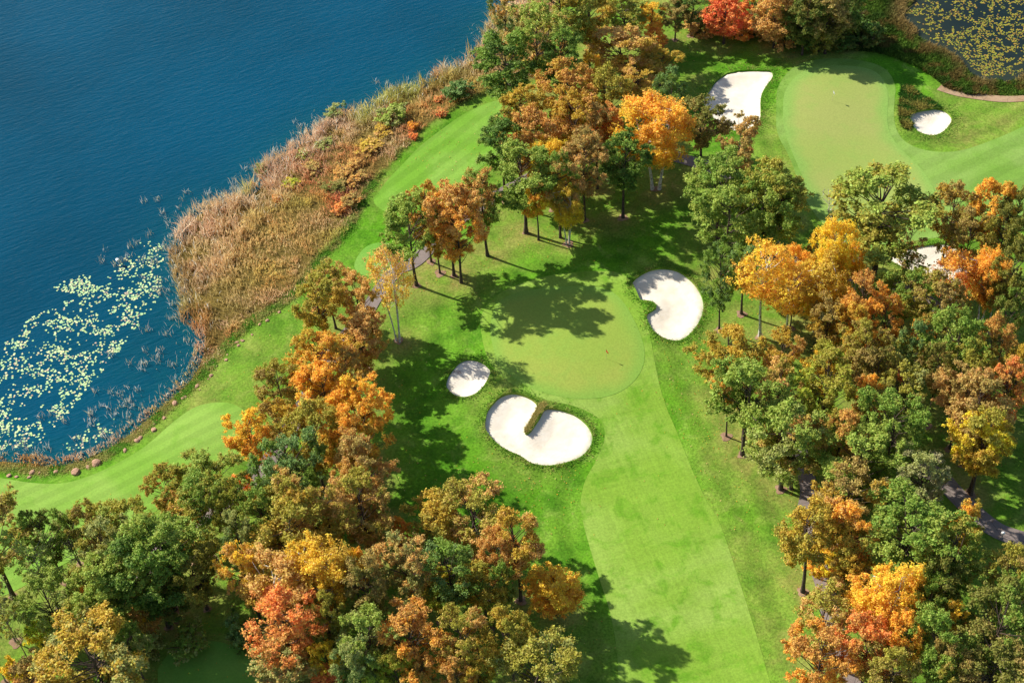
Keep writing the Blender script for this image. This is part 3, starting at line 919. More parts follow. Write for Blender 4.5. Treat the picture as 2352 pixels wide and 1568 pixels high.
# tile, mode (c = middle of the crown, b = foot of the trunk), x, y, crown width, height, kind, colours | label; last row is an extra tree added for its shade
TREES = """
10 c 1130 430 360 19 o gd gr | dense dark green tree at the landward end of the tall lakeside reeds
10 c 1330 230 330 21 o tn gl | tall tan-topped tree above the upper end of the lakeside tee
10 c 1490 410 280 19 o gd gr | deep green tree right behind the tan-topped tree above the lakeside tee
10 c 1120 70 190 15 o te tn | small grey-green tree leaning out over the lake at the top edge
10 c 1490 50 330 20 o ol gl | olive tree at the top edge behind the tan-topped tree
10 b 1700 395 340 18 o og ol | broad olive-gold tree with a dark forked trunk near the top edge
10 c 1940 90 290 10 o gl ol | pale green-olive tree at the top edge left of a narrow orange one
10 c 2125 110 150 9 t or go | narrow orange tree touching the top edge
10 c 2285 90 200 9 o do br | dark brownish tree at the top edge right of the narrow orange one
10 c 2140 275 120 7 m ro or | small coral-orange maple between olive crowns near the top
10 c 1920 330 350 12 o og tn | tan-olive domed tree below the small coral maple
10 c 1705 480 130 12 t or go | slim golden-orange tree peeping between two olive crowns near the lakeside tee
10 c 2010 520 280 9 o tn og | golden tan tree left of the teardrop bunker, behind the big golden birch
10 c 2180 420 210 8 o ol og | olive tree nearest the left rim of the teardrop bunker
10 c 1560 620 300 18 o og ru | brown-gold tree just right of the upper tip of the lakeside tee
10 c 1800 650 280 18 o og ol | olive-gold tree left of the big golden birch
10 c 1230 780 310 17 o ol og | olive tree covering the right edge of the lakeside tee
10 c 1590 820 300 19 o ru og | rust coloured tree in the middle of the grove right of the lakeside tee
10 c 1840 870 170 16 t ro ru | bright rust-red topped tree touching the left side of the big golden birch
10 b 2150 1295 390 20 b go or | big golden birch with two white trunks in the middle of the upper grove
10 c 2260 660 190 17 o gr te | green tree behind the top right of the big golden birch
10 b 1122 1385 310 18 t gr gd | dark green tree standing beside the grey path bend right of the lakeside tee
10 c 1290 930 300 18 o tn ru | tan-orange tree behind the yellow birch in the upper grove
10 c 1235 1190 340 18 t gr gl | dull green tree just below the path bend right of the lakeside tee
10 c 1430 1090 200 16 b ye go | vivid yellow birch, upper of two, at the left of the upper grove
10 c 1540 1390 200 13 b ye og | low yellow birch in front of the tan tree in the upper grove
10 c 1650 1100 290 19 o tn br | tan-brown tree right of the vivid yellow birches
10 b 1925 1490 250 18 t gd gr | dark green tree in the shade left of the white birch trunks
10 b 1752 1290 220 18 t ru br | thin rust-brown tree whose dark trunk shows behind the yellow birches
11 b 820 382 330 20 o or tn | tall orange-brown tree, foremost of the cluster above the central green
11 b 770 335 240 20 t or ru | orange-brown tree with a straight trunk behind the foremost one of its cluster
11 b 1000 198 260 18 t gr ru | green tree with rusty tips standing alone on pale turf above the central green
11 b 515 402 340 19 o gr gl | fresh green tree with a long bare trunk right of the small oval tee
10 c 570 1430 200 17 o og ru | olive-brown tree between the fresh green tree and the orange cluster
11 b 675 320 190 13 t og ru | short gold-brown tree with a leaning stem behind the orange cluster
11 b 392 780 220 20 v go tn | pale orange birch with three white stems beside the left cart path
01 c 2240 400 270 14 o tn ol | tan-olive tree below the small oval tee
01 b 2235 890 230 17 t og ol | olive tree with visible slanting branches over the left fairway
11 c 120 470 250 13 o og tn | brown-olive tree left of the three-stemmed birch, over the cart path
11 c 130 730 270 12 o ru tn | rust-tan tree left of the foot of the three-stemmed birch
11 b 165 1035 280 11 o ru og | low orange-brown tree with a short trunk on the slope left of the round bunker
11 c 40 1000 190 15 o ru br | rust-brown tree below the rust-tan one at the grove edge
01 c 2170 930 320 17 o or og | golden-orange tree at the top of the left grove
01 c 2220 1120 330 17 o go or | bright gold tree in the centre of the left grove
11 c 140 1190 280 18 o go or | brightest golden-orange tree on the right edge of the left grove
01 c 1895 1075 250 15 o br ol | brown-olive tree on the left edge of the left grove beside the fairway
01 c 1890 1340 220 14 o br og | brown tree with a patch of grey path showing to its right
01 c 2130 1420 340 18 o og ol | olive-gold tree below the grey path patch in the left grove
11 c 90 1430 330 18 o og or | olive-gold tree with orange tips right of the path patch tree
01 c 1790 1530 130 9 o or go | orange-gold tree overhanging the lower left fairway end
12 c 130 90 330 18 o ru br | rust-brown tree at the lower right corner of the left grove
12 c 130 360 320 19 o tn ol | tan-olive tree beside the deep shadow left of the main fairway
12 c 60 230 200 17 o og tn | small tan-gold crown between the rust-brown and tan-olive trees
12 c 415 545 120 10 m ro or | small slim coral-orange maple in the shade behind the grey-green tree
12 b 922 725 440 15 o tn ol | broad russet-olive tree left of the main fairway below the two-lobed bunker
12 c 640 470 330 13 o ol og | olive tree on the left shoulder of the broad russet-olive one
12 c 450 740 290 17 o sg tn | grey-green tree below the small slim coral-orange maple
12 c 720 810 320 17 o te gr | bluish green tree in the middle of the clump left of the lone tall tree
12 c 1060 680 220 16 o tn ru | tan-russet tree touching the left side of the lone tall tree
12 b 1228 1006 290 19 t tn og | lone tall tan-orange tree with a long dark trunk beside the main fairway
12 b 1466 1094 280 10 m or go | young orange maple with a rounded crown beside the main fairway
12 c 970 910 260 15 o og ol | olive-gold tree at the lower left of the lone tall tree
12 c 1085 880 150 16 t do gr | narrow dark green tree close to the lone tall tree's foot
12 c 500 960 150 12 t tn sg | slim tan-green tree in front of the bluish green one
12 b 690 1160 200 12 o og lo | low olive-gold tree with a thin trunk above the orange tree
12 c 1040 1070 160 5 s lo gr | lime green bush in the shade left of the lone tall tree's shadow
12 c 75 790 160 13 o or go | small orange crown in the dark gap right of the golden clump
12 c 165 920 270 18 o do br | dark olive-brown tree in the gap left of the grey-green tree
12 c 170 1260 320 17 o sg gl | sage green rounded tree left of the orange tree at the bottom
12 c 490 1270 410 17 o or ru | large bright orange tree near the bottom edge, left of centre
12 c 830 1280 320 17 o tn ol | tan-pink and olive tree right of the large bright orange one
12 c 1150 1265 260 16 o og ol | olive-gold tree beside a bare white stem near the bottom
12 c 1330 1480 460 16 o sg ol | sage-olive tree at the bottom edge beside the long shadow
12 c 110 1440 270 15 o te sg | teal-grey tree at the bottom edge under the sage green one
12 c 240 1510 190 12 o lo gl | lime-green tree, left of two at the bottom edge
12 c 390 1490 200 13 o lo ol | lime-olive tree, right of two at the bottom edge
12 c 930 1460 220 14 o ol og | olive tree at the bottom between tan and sage crowns
12 c 790 1545 180 13 o tn ru | tan-orange crown cut by the bottom edge left of the sage-olive tree
12 c 560 1480 160 13 o br ru | brown crown below the large bright orange tree
02 b 92 980 460 21 o ol br | big dark olive tree with a thick trunk at the left edge
02 c 300 550 220 16 o do gr | dark green tree just right of the big tree at the left edge
02 c 450 520 160 12 o gr sg | small green tree below the lower left fairway edge
02 c 500 650 200 13 x gy gy | bare grey leafless tree near the left edge
02 c 620 490 220 14 o br ol | brown-olive tree right of the bare grey tree's top
02 c 270 780 340 16 y sg gl | thin sage green tree in front of the big tree at the left edge
02 c 310 990 310 16 o sg gl | sage green tree below the thin one near the left edge
02 c 690 660 350 18 o ol sg | olive-sage tree right of the bare grey tree
02 c 890 510 320 16 o gl ol | light olive tree at the lower edge of the lower left fairway
02 c 1060 680 400 19 o gr gl | large mid green tree in the middle of the lower left wood
02 c 1115 230 220 13 o ru ol | russet-olive tree jutting into the lower left fairway
02 c 1430 180 400 14 o ol gl | wide olive tree below the striped lower left fairway
02 b 1792 240 230 17 t or go | orange-gold tree with a leaning trunk by the path gap
02 c 1660 240 160 7 s or ro | orange shrub beside the grey path gap in the lower left wood
02 c 2000 100 390 18 o gr te | blue-green broad tree right of the leaning orange-gold one
02 c 1340 370 330 17 o ol gr | olive green tree below the wide olive tree
02 c 1240 480 240 14 y tn og | sparse tan tree with grey twigs in the lower left wood
02 c 1530 350 200 17 o gl ol | light olive tree left of the yellow sprig in the lower left wood
02 c 1770 410 310 17 o ol gr | olive tree with a yellow neighbour in the lower left wood
02 c 1640 590 220 16 o te sg | sage-teal tree above the big gold mass
02 c 2010 360 320 18 o tn ol | tan-olive tree above the big gold birch mass
02 c 2240 390 270 18 o ol tn | olive-tan tree at the right border of the lower left wood
02 c 1980 550 420 18 o og ol | olive-gold tree directly above the big gold birch mass
02 c 1020 820 420 18 o gd gr | dark green spreading tree over the pale dirt patch
02 c 730 910 370 17 o ol gl | olive tree left of the pale dirt patch
02 c 595 960 100 6 m ro or | small coral-red sapling in the lower left wood
02 c 1330 800 320 13 o do ol | dark olive tree left of the big gold birch mass
02 c 1130 960 300 9 o gd do | deep shaded green tree below the dark spreading one
02 c 1000 1080 190 9 m ru br | small rust maple below the pale dirt patch
02 c 1012 1160 90 6 s ye go | yellow-gold bush in the shade above the bottom clearing
02 c 1680 800 230 16 o tn go | tan-gold tree at the left flank of the big gold birch mass
02 c 1880 880 400 17 b og tn | wide orange-gold birch, left half of the big gold mass
02 c 2170 830 390 17 b og go | wide golden birch, right half of the big gold mass
02 c 1915 1150 410 17 o ru ro | large salmon-red tree near the bottom left of centre
02 c 1930 1410 360 9 m tn sg | tan-olive tree under the large salmon-red one
02 c 2230 1110 220 16 o do ol | dark olive tree right of the large salmon-red one
02 c 2240 1390 160 10 m ye go | small bright yellow maple near the bottom edge
02 c 2220 1540 150 6 m rd ro | small coral-red maple cut by the bottom edge
02 c 730 1090 280 15 o gr gl | green tree right of the lower coral sapling
02 c 560 1130 300 15 o ol gl | olive tree below the coral sapling
02 c 250 1230 120 6 s ye lo | yellow bush near the left edge low in the wood
02 c 620 1390 560 18 o sg og | broad sage-tan tree at the bottom left
02 c 110 1490 130 7 s ye go | bright yellow bush at the bottom left corner
02 c 210 1540 270 11 o ru br | rust-brown tree cut by the bottom edge near the left corner
02 b 110 1290 220 18 y sg gy | thin half-bare tree at the left edge above the yellow bush
02 b 215 1450 190 17 y sg ol | spindly sage tree in front of the broad sage-tan one
02 b 40 1560 200 18 y gr sg | spindly green tree in the bottom left corner
02 c 890 1310 230 12 o sg gr | small sage tree on the left rim of the bottom clearing
02 c 1640 1210 190 6 s gd te | dark green bush right of the bottom clearing
02 c 1290 1290 230 4 s sg gr | grey-green low bush on the upper rim of the bottom clearing
02 c 1000 1330 170 5 s do sg | dark bush on the left rim of the bottom clearing
20 c 60 60 230 9 o do gd | dark shaded tree at the top edge above the teardrop bunker
20 c 290 70 230 13 m ro rd | bright coral-red maple at the top edge above the teardrop bunker
20 b 470 190 180 16 t do or | dark narrow tree right of the bright coral-red maple
20 c 380 190 190 4 s or ro | low orange shrub at the foot of the bright coral-red maple
20 c 130 170 180 4 s ru tn | low rust shrub left of the coral-red maple's trunk
20 c 640 80 240 14 m tn ru | tan and red autumn tree at the top edge, mid-way to the pond
20 c 700 250 170 4 s tn ru | pale tan shrub at the edge of the upper rough
20 c 840 110 230 15 m gd do | dark green tree at the top edge left of the leaning white birch
20 c 1000 100 240 15 m do br | dark olive tree behind the leaning white birch stem at the top
20 b 1030 260 150 13 w gy gy | leaning bare white birch stem at the top right wood
20 c 930 270 170 6 s ol do | olive shrub at the shady corner above the upper green
20 b 120 1172 270 16 t br do | brown-green tree with visible trunk by the path below the teardrop bunker
20 c 385 990 230 17 o tn br | tan-brown tree at the lower rim of the teardrop bunker
20 c 250 1250 340 18 o gl gr | light green tree, upper left of the green clump by the upper green
20 c 590 1330 340 19 o gl ol | light olive-green tree nearest the left edge of the upper green
20 c 310 1480 340 18 o gr gl | green tree in the middle of the green clump by the upper green
20 c 540 1480 330 18 o gl gr | pale green tree in front of the clump by the upper green
21 b 1305 372 540 22 t ol gl | large olive-green tree standing against the upper green
20 c 1840 1430 240 17 o og br | olive-brown tree right of the large olive-green one
20 c 2090 1450 270 18 o og or | olive tree with orange tips right of the olive-brown one
20 c 2290 1480 190 18 o ol do | olive tree at the right edge level with the half-hidden bunker
21 b 612 210 330 18 o gr gl | green tree with a thick dark trunk beside the path right of the comma-shaped bunker
21 c 270 320 220 18 o te gr | tall teal-green tree above the comma-shaped bunker's right side
21 b 402 598 220 14 t gr te | green tree with twin dark trunks right of the comma-shaped bunker
21 b 528 755 320 19 v or go | orange-tan birch with one long curved white trunk right of the comma-shaped bunker
21 c 1060 130 210 19 b ye go | tall brightest yellow birch rising in front of the upper green
21 c 770 280 180 13 b go or | small golden birch left of the tall brightest yellow one
21 c 960 360 340 16 b go og | wide golden birch below the tall brightest yellow one
21 c 920 140 120 11 o ru br | small rust-brown tree behind the tall yellow birch
21 c 1195 230 130 12 b or go | small orange-gold birch right of the tall yellow one
21 b 712 810 280 16 v or go | orange birch with forked white stems above a brown-olive tree
21 c 760 440 160 12 o ru br | dark orange-brown tree behind the forked orange birch
21 b 970 180 120 15 w gy gy | bare white twigged stem left of the tall yellow birch
21 c 1560 100 200 15 y tn br | thin brown tree standing before the half-hidden bunker
21 c 1570 250 200 9 y gl gr | thin pale green tree at the lower lip of the half-hidden bunker
21 c 1960 90 290 17 o ol br | olive-brown tree above the half-hidden bunker's right end
21 c 2200 60 240 18 o ol do | olive tree right of the half-hidden bunker near the right edge
21 c 1870 340 260 16 v ro or | salmon-orange airy birch below the half-hidden bunker
21 c 2100 340 230 16 b or or | vivid orange birch right of the salmon-orange one
21 b 2085 720 180 15 b ru br | rust-brown birch with a white trunk under the vivid orange one
21 c 2270 330 220 20 o ol do | dark olive tall tree at the right edge beside the vivid orange birch
21 c 2240 580 190 16 o gr do | dark green tree at the right edge below the tall olive one
21 c 1010 640 220 15 o og br | olive-brown tree between the forked orange birch and the orange oaks
21 c 1230 520 260 17 o or ru | orange tree, upper of three in the middle of the right wood
21 c 1200 690 230 16 o or og | orange tree, lower left of three in the middle of the right wood
21 c 1380 650 200 15 o ru or | rust-orange tree, lower right of three in the middle of the right wood
21 c 1540 450 280 14 o ol gr | olive green tree right of the upper orange one
21 c 1780 520 260 16 o ol br | olive-brown tree left below the salmon-orange birch
21 c 1320 430 190 12 o ol gl | light olive tree over the path left of the half-hidden bunker
21 c 1270 860 290 18 o br ol | brown-olive tree below the three orange ones
21 c 1580 830 200 17 o ol te | olive-teal tree left of the bare white stems
21 b 1690 900 140 13 w gy gy | bare tree with forked white stems in the middle of the right wood
21 c 1640 780 130 13 y ru or | thin reddish tree behind the bare white stems
21 c 1860 790 320 18 o gl gr | light green tree right of the bare white stems
21 c 2130 790 230 17 o ol ru | green-brown tree right of the light green one
21 c 930 850 160 5 k gy gy | bare dark twiggy shrub in the right wood clearing
21 c 310 870 370 16 o ol og | olive-brown spreading tree below the comma-shaped bunker's right side
21 c 690 880 240 15 o tn og | tan-olive tree right of the spreading olive-brown one
21 c 440 1150 420 19 o gr gl | bright green large tree at the fairway side of the right wood
21 b 298 1435 170 17 t tn or | tan-orange tree with a bare trunk at the fairway edge of the right wood
21 b 410 1455 200 16 t gr gl | green tree whose trunk stands beside the tan-orange one at the fairway edge
21 c 670 1130 270 17 o ol tn | olive-tan tree right of the bright green large one
21 c 960 960 220 15 o go og | gold-orange topped tree above the lime-olive one
21 c 1000 1090 390 18 o lo ol | lime-olive wide tree in the middle of the right wood
21 c 1285 1180 170 15 o tn or | tan-orange tree below the brown-olive one in the right wood
21 c 1320 1010 220 17 o do br | dark brown-green tree behind the grey-green one
21 c 1490 1110 300 17 o sg ol | grey-green wide tree in the centre right of the right wood
21 c 1480 1000 80 5 m rd ro | small red sprig tree peeping above the grey-green wide tree
21 c 1960 1000 270 17 o gr ol | green tree above the tan-brown thick-trunked one
21 c 2300 960 190 16 o ol og | olive tree at the right edge above the red-orange one
21 c 2230 1130 260 17 o ro ru | red-orange tree near the right edge
21 b 1828 1520 260 17 t tn br | tan-brown tree with a thick dark trunk in a mulch ring near the right edge
21 c 2010 1240 330 18 o tn br | tan-brown broad tree left below the red-orange one
21 c 2040 1470 300 16 o og ye | olive-gold tree below the tan-brown broad one
21 b 1672 1365 150 18 t br do | slim dark brown tree in the shaded gap of the right wood
21 c 710 1410 410 18 o sg gl | sage green big tree, left of the row beside the cart path top
21 c 1080 1410 310 17 o ol ru | olive tree with red flecks between two sage green ones
21 c 1430 1390 430 19 o gl gr | light green big tree, right of the row beside the cart path top
22 b 740 240 330 15 o ol tn | olive-tan tree hanging over the top of the right cart path
22 c 1240 80 420 17 o gr gl | fresh green tree below the light green big one
22 c 1640 180 370 17 o gy sg | airy grey-olive tree, thinly leaved, left of the shaded road
22 b 1972 282 260 18 t og ol | golden olive tree with a clear trunk beside the shaded road
22 c 1130 290 430 16 o og br | olive-brown domed tree right of the cart path
22 b 820 945 330 19 t ol og | olive tree with tiered branches and a long trunk on the left of the cart path
22 c 1130 520 310 17 o tn or | tan-orange tree over the right side of the cart path
22 c 1150 660 290 15 o og ol | olive-gold tree below the tan-orange one by the cart path
22 c 950 740 170 7 m or ye | flame orange small maple overhanging the cart path
22 c 1550 550 490 19 o gl gr | large light green tree in the lower right wood
22 c 1430 370 170 14 o gr te | small green tree above the large light green one
22 c 1910 510 220 15 o ol or | olive tree with an orange tip left of the shaded road's white post
22 c 1870 720 390 18 o ol gr | olive green tree below the one with an orange tip
22 c 1770 900 310 16 o gr do | darker green tree under the olive green one in the lower right wood
22 c 2230 830 260 16 o br ol | brown-olive tree at the right edge below the white post
22 c 2270 990 230 17 o do gr | dark green tree at the right edge below the brown-olive one
22 b 1135 1110 260 14 o br og | olive-tan tree with a short trunk in a mulch ring by the cart path
22 c 1400 960 370 18 b or go | gold-orange birch with pale stems in the lower right wood
22 b 935 1425 360 15 t tn ol | tan-olive tree with wide side limbs spanning the lower cart path
22 c 950 1400 400 15 o or ru | orange-rust tree with bare limbs over the cart path at the bottom
22 c 1270 1330 290 16 o ru ro | brick red tree right of the bottom end of the cart path
22 c 1480 1240 240 17 o go or | golden orange tree right of the brick red one
22 c 1430 1490 370 16 o br ol | brown-olive tree at the bottom edge below the golden orange one
22 c 1680 1080 220 15 o ol gr | olive tree right of the gold-orange birch
22 c 1860 1120 150 13 t tn go | slim tan-gold tree in the lower right wood
22 c 1740 1300 320 18 o gl gr | bright green tree below the slim tan-gold one
22 c 2150 1190 430 19 o gr do | big dark green tree near the lower right edge
22 c 2130 1460 460 17 o br do | dark brown-olive tree in the lower right corner
22 c 1840 1470 250 16 o ol br | olive tree at the bottom edge left of the corner tree
10 c 1330 1330 170 14 t ye or | slender yellow tree leaning between the dull green and tan-brown trees
20 c 740 30 230 15 m do ol | dark shaded tree at the top edge between the red-tan tree and the dark green one
20 c 1120 60 190 13 m do gd | dark green low-branched tree at the top edge left of the pond's rank grass
10 c 1480 1240 240 18 o tn gr | tan and green tree between the two vivid yellow birches
"""
prng = random.Random(5)
count = {}
PLANTED = []


def plant(kind, x, y, z, width, H, c1, c2, label, group, lean=0.0):
    if kind == "x" or kind == "w" or kind == "k":
        me = BARE[{"x": 0, "w": 1, "k": 2}[kind]]
        root = bpy.data.objects.new("bare_tree" if kind != "k" else "bare_shrub", None)
        link(root)
        t = obj("branches", me, root)
        root.location = (x, y, z)
        s = H / (14.0 if kind != "k" else 5.0)
        root.scale = (s, s, s)
        root.rotation_euler = (0, 0, prng.uniform(0, 6.28))
    else:
        name, vs_ = LIB[kind]
        i = count.get(kind, 0); count[kind] = i + 1
        cm, tm, ext, h0 = vs_[(i * 5 + i // len(vs_)) % len(vs_)]
        root = bpy.data.objects.new(name, None)
        link(root)
        sx = width / 2 / ext[0]
        sz = H / ext[2]
        rot = prng.uniform(0, 2 * PI)
        root.rotation_euler = (lean * 0.5, lean, rot) if lean else (prng.uniform(-0.03, 0.03), prng.uniform(-0.03, 0.03), rot)
        root.scale = (sx, sx, sz)
        root.location = (x, y, z)
        tr = obj("trunk" if kind != "s" else "stem", tm, root)
        cr = obj("crown", cm, root)
        cr.color = (*c1, 1)
        cr["leaf_b"] = [*c2, 1.0]
    cat = "shrub" if kind in "sk" else "tree"
    tag(root, label, cat, group)
    root.empty_display_size = 1.0
    TREE_SPOTS.append((x, y, width / 2))
    PLANTED.append((x, y, z, width, H, kind))
    return root


FC = dict(v=0.69, o=0.67, t=0.7, b=0.68, m=0.62, s=0.5, y=0.62, x=0.55, w=0.6, k=0.5)
for ln in TREES.strip().splitlines():
    ln = ln.strip()
    if not ln or ln.startswith("#"): continue
    spec, label = ln.split("|")
    s = spec.split()
    tc, tr_ = int(s[0][0]), int(s[0][1])
    ox, oy = tile(tc, tr_, float(s[2]), float(s[3]))
    kind = s[6]
    H = float(s[5]) * ((1.08 if s[1] == "b" else 1.1) if kind in "otbyv" else 1.0)
    x, y, z = hit(ox, oy, 0.0 if s[1] == 'b' else FC[kind] * H)
    wm = float(s[4]) * 0.3359 / FPX * depth((x, y, z + H * 0.6))
    c1, c2 = PAL[s[7]], PAL[s[8] if len(s) > 8 else s[7]]
    plant(kind, x, y, z, wm * 1.2, H, c1, c2, label.strip(), "shrubs and bushes" if kind in "sk" else "autumn trees round the course")

# ------------------------------------------------------------------ shrubs in the lakeside belt
SHRUBS = """
1055 213 62 3.2 gd te | round dark green bush beside the lakeside tee's upper end
903 272 66 3.4 sg gl | pale green bush in the middle of the upper lakeside reeds
947 290 26 1.6 ro or | vivid orange bush beside the upper lakeside reeds
950 312 22 1.2 rd ro | small coral bush just below the vivid orange one
1012 260 24 1.2 rd tn | coral-red bush nearer the lakeside tee
1006 226 20 1.0 rd tn | small pink-red bush left of the round dark green one
800 400 70 1.7 br ru | wide rust-red bush by the bend of the lakeside tee
770 430 54 1.6 br do | dark brown-red bush at the inner edge of the reeds
845 340 60 1.3 tn og | grey-tan bush in the middle of the reeds
720 385 44 1.2 tn br | pinkish bush near the water in the middle of the reeds
668 420 34 1.4 ye lo | yellow-green bush among the golden reeds
640 455 34 1.2 ro ru | red-tinged low bush below the yellow-green one
700 355 40 1.4 lo sg | lime-green bush near the water among the reeds
780 480 40 1.3 ru ro | red bush in the lower corner beside the lakeside tee
805 462 46 1.8 ru br | brown-red bush just above the red corner bush
745 330 40 1.3 gl sg | pale green low bush below the waterside alder
770 262 50 2.6 te sg | grey-green waterside bush leaning over the lake
600 390 34 1.8 te sg | small teal bush standing at the waterline
820 370 34 1.1 ru tn | orange-brown bush between rust bushes
880 300 44 1.5 tn og | straw coloured bush beside the pale green one
"""
for ln in SHRUBS.strip().splitlines():
    spec, label = ln.split("|")
    s = spec.split()
    x, y, z = hit(float(s[0]), float(s[1]), 0.6)
    wm = float(s[2]) / FPX * depth((x, y, z))
    plant("s", x, y, z, wm, float(s[3]), PAL[s[4]], PAL[s[5]], label.strip(), "shrubs and bushes")

# dense undergrowth along the wood edge above the upper green
UNDER = [(1590, 58), (1612, 66), (1650, 60), (1690, 70), (1720, 76), (1745, 66), (1768, 84), (1795, 92), (1812, 78), (1838, 104), (1862, 96), (1880, 112), (1905, 106), (1930, 116), (1958, 108), (1850, 66), (1890, 72), (1780, 50), (1930, 80), (1975, 84), (1660, 36), (1730, 40), (1815, 40), (1870, 40), (1955, 60), (2000, 100)]
for i, (px, py) in enumerate(UNDER):
    x, y, z = hit(px, py)
    warm = px < 1800 and i % 2 == 0
    plant("s", x, y, z, prng.uniform(3.6, 6.0), prng.uniform(2.4, 4.6), PAL["br" if warm else "do"], PAL["ru" if warm and i % 4 == 0 else "tn" if warm else "gd"],
          "brown leafed low shrub in the undergrowth along the top wood edge" if warm else "dark green low shrub in the undergrowth along the top wood edge", "undergrowth along the wood edge")

# ------------------------------------------------------------------ ground object (after the trees are known)
me = mesh_np("ground", V, F, MAT_ROUGH, True, attrs=ground_attrs(V[:, :2]))
tag(obj("ground", me), kind="structure")

# bare soil rings round the trunks
MAT_SOIL = path_material("soil", (196, 160, 130), (170, 136, 108))
qs, fs, nq = [], [], 0
for x, y, z, wd, H, kind in PLANTED:
    if kind not in "otbyvw" or prng.random() > 0.75: continue
    r = prng.uniform(0.6, 1.0)
    a = np.arange(14) * 2 * PI / 14
    rr = r * (1 + 0.18 * np.sin(a * 3 + x) + 0.1 * np.sin(a * 5 + y))
    p = np.vstack([[x, y], np.column_stack([x + rr * np.cos(a), y + rr * np.sin(a)])])
    zz = height(p) + 0.05
    zz[0] += 0.12
    qs.append(np.column_stack([p, zz]))
    i = np.arange(14)
    fs.append(np.column_stack([np.zeros(14, int), 1 + i, 1 + (i + 1) % 14]) + nq)
    nq += 15
tag(obj("soil", mesh_np("soil", np.vstack(qs), np.vstack(fs), MAT_SOIL, True)), kind="structure")


# ------------------------------------------------------------------ reeds, tall grass, leaf litter (uncountable)
def sample(poly, n, r):
    bb0, bb1 = poly.min(0), poly.max(0)
    q = r.uniform(bb0, bb1, (n, 2))
    return q[inside(poly, q)]


def blades(q, z, h, wd, cols, r, lean=0.35, bend=0.4):
    n = len(q)
    b = np.column_stack([q, z])
    a = r.uniform(0, 2 * PI, n)
    side = np.column_stack([np.cos(a), np.sin(a), np.zeros(n)]) * (wd / 2)[:, None]
    d = r.normal(size=(n, 2)) * lean
    m = b + np.column_stack([d * (h * 0.5)[:, None], h * 0.6])
    t = b + np.column_stack([d * (h * (0.9 + bend))[:, None], h])
    v = np.stack([b - side * 0.6, b + side * 0.6, m + side, t, m - side], 1).reshape(-1, 3)
    o = np.arange(n) * 5
    f = np.vstack([np.column_stack([o, o + 1, o + 2]), np.column_stack([o, o + 2, o + 4]), np.column_stack([o + 4, o + 2, o + 3])])
    return v, f, np.repeat(cols, 5, 0)


def stuff(name, v, f, c, label, cat, mat=None):
    me = mesh_np(name, v, f, mat or MAT_VCOL, False, cols={"tint": c})
    return tag(obj(name, me), label, cat, None, "stuff")


def C(*names): return np.array([lin(n, 0.95) for n in names])


r = np.random.default_rng(3)
q = sample(BELT, 330000, r)
ds, di = dist_line(SHORE_G[::2], q, False), dist_line(INNER_G[::2], q, False)
t = ds / (ds + di + 1e-6)
dens = 0.12 + 0.95 * sstep(0.15, 0.75, 0.6 * vnoise(q, 2.0, 1) + 0.4 * vnoise(q, 0.8, 2))
k = (r.uniform(0, 1, len(q)) < dens) & (di > 0.35)
q, ds, di, t = q[k], ds[k], di[k], t[k]
n1, n2, n3 = vnoise(q, 5.0, 11), vnoise(q, 2.0, 12), vnoise(q, 9.0, 13)
pal = C((208, 176, 148), (216, 180, 122), (224, 190, 112), (172, 178, 88), (196, 138, 92), (226, 112, 76), (150, 140, 74), (236, 218, 192))
tt = t + (n1 - 0.5) * 0.5
col = pal[0][None] * (1 - sstep(0.28, 0.62, tt))[:, None] + pal[1][None] * sstep(0.28, 0.62, tt)[:, None]
mixv = lambda c, a, f: c * (1 - f)[:, None] + a[None] * f[:, None]
col = mixv(col, pal[2], sstep(0.5, 0.7, n2) * 0.6)
col = mixv(col, pal[3], sstep(0.48, 0.66, n3 * 0.6 + n1 * 0.4) * 0.8)
col = mixv(col, pal[4], sstep(0.55, 0.75, vnoise(q, 6.0, 14)) * 0.7)
col = mixv(col, pal[0], sstep(0.5, 0.7, vnoise(q, 7.0, 15)) * 0.75)
col = mixv(col, pal[6], sstep(0.55, 0.8, vnoise(q, 3.2, 16)) * 0.65)
for ox, oy, rad, ci, am in [(770, 405, 7, 4, 0.5), (800, 360, 5, 4, 0.4), (690, 470, 5, 3, 0.6), (860, 310, 5, 3, 0.5), (1050, 190, 6, 3, 0.4), (560, 640, 5, 3, 0.5), (720, 330, 5, 0, 0.8), (650, 390, 5, 0, 0.8), (720, 430, 3, 5, 0.6), (780, 470, 3.5, 5, 0.7), (1010, 245, 3, 5, 0.5), (950, 300, 3, 5, 0.4), (480, 620, 5, 0, 0.6), (520, 540, 8, 0, 0.7), (460, 690, 6, 6, 0.5), (600, 600, 8, 2, 0.5), (640, 520, 9, 1, 0.5)]:
    p = unp(ox, oy)[:2]
    col = mixv(col, pal[ci], am * np.exp(-(np.hypot(*(q - p).T) / rad) ** 2))
low = np.array(unp(330, 960)[:2])
inner_green = sstep(2.2, 0.6, di) * (n2 > 0.45)
col = mixv(col, C((104, 150, 56))[0], inner_green * 0.8)
wht = (r.uniform(0, 1, len(q)) < 0.12 * (1 - sstep(0.1, 0.5, t)))
col[wht] = pal[7]
col = np.minimum(col * r.uniform(0.95, 1.75, (len(q), 1)), 0.88)
h = (0.75 + 1.15 * (1 - sstep(0.1, 0.6, t)) * (0.5 + n1)) * r.uniform(0.6, 1.25, len(q)) * (0.45 + 1.1 * vnoise(q, 1.6, 17))
h *= sstep(0.0, 1.6, di) * 0.6 + 0.4
h = h * np.clip((ds + di) / 9.0, 0.45, 1.0)
z = height(q)
v, f, c = blades(q, np.maximum(z, -1.0), h, r.uniform(0.07, 0.17, len(q)), col, r, 0.3)
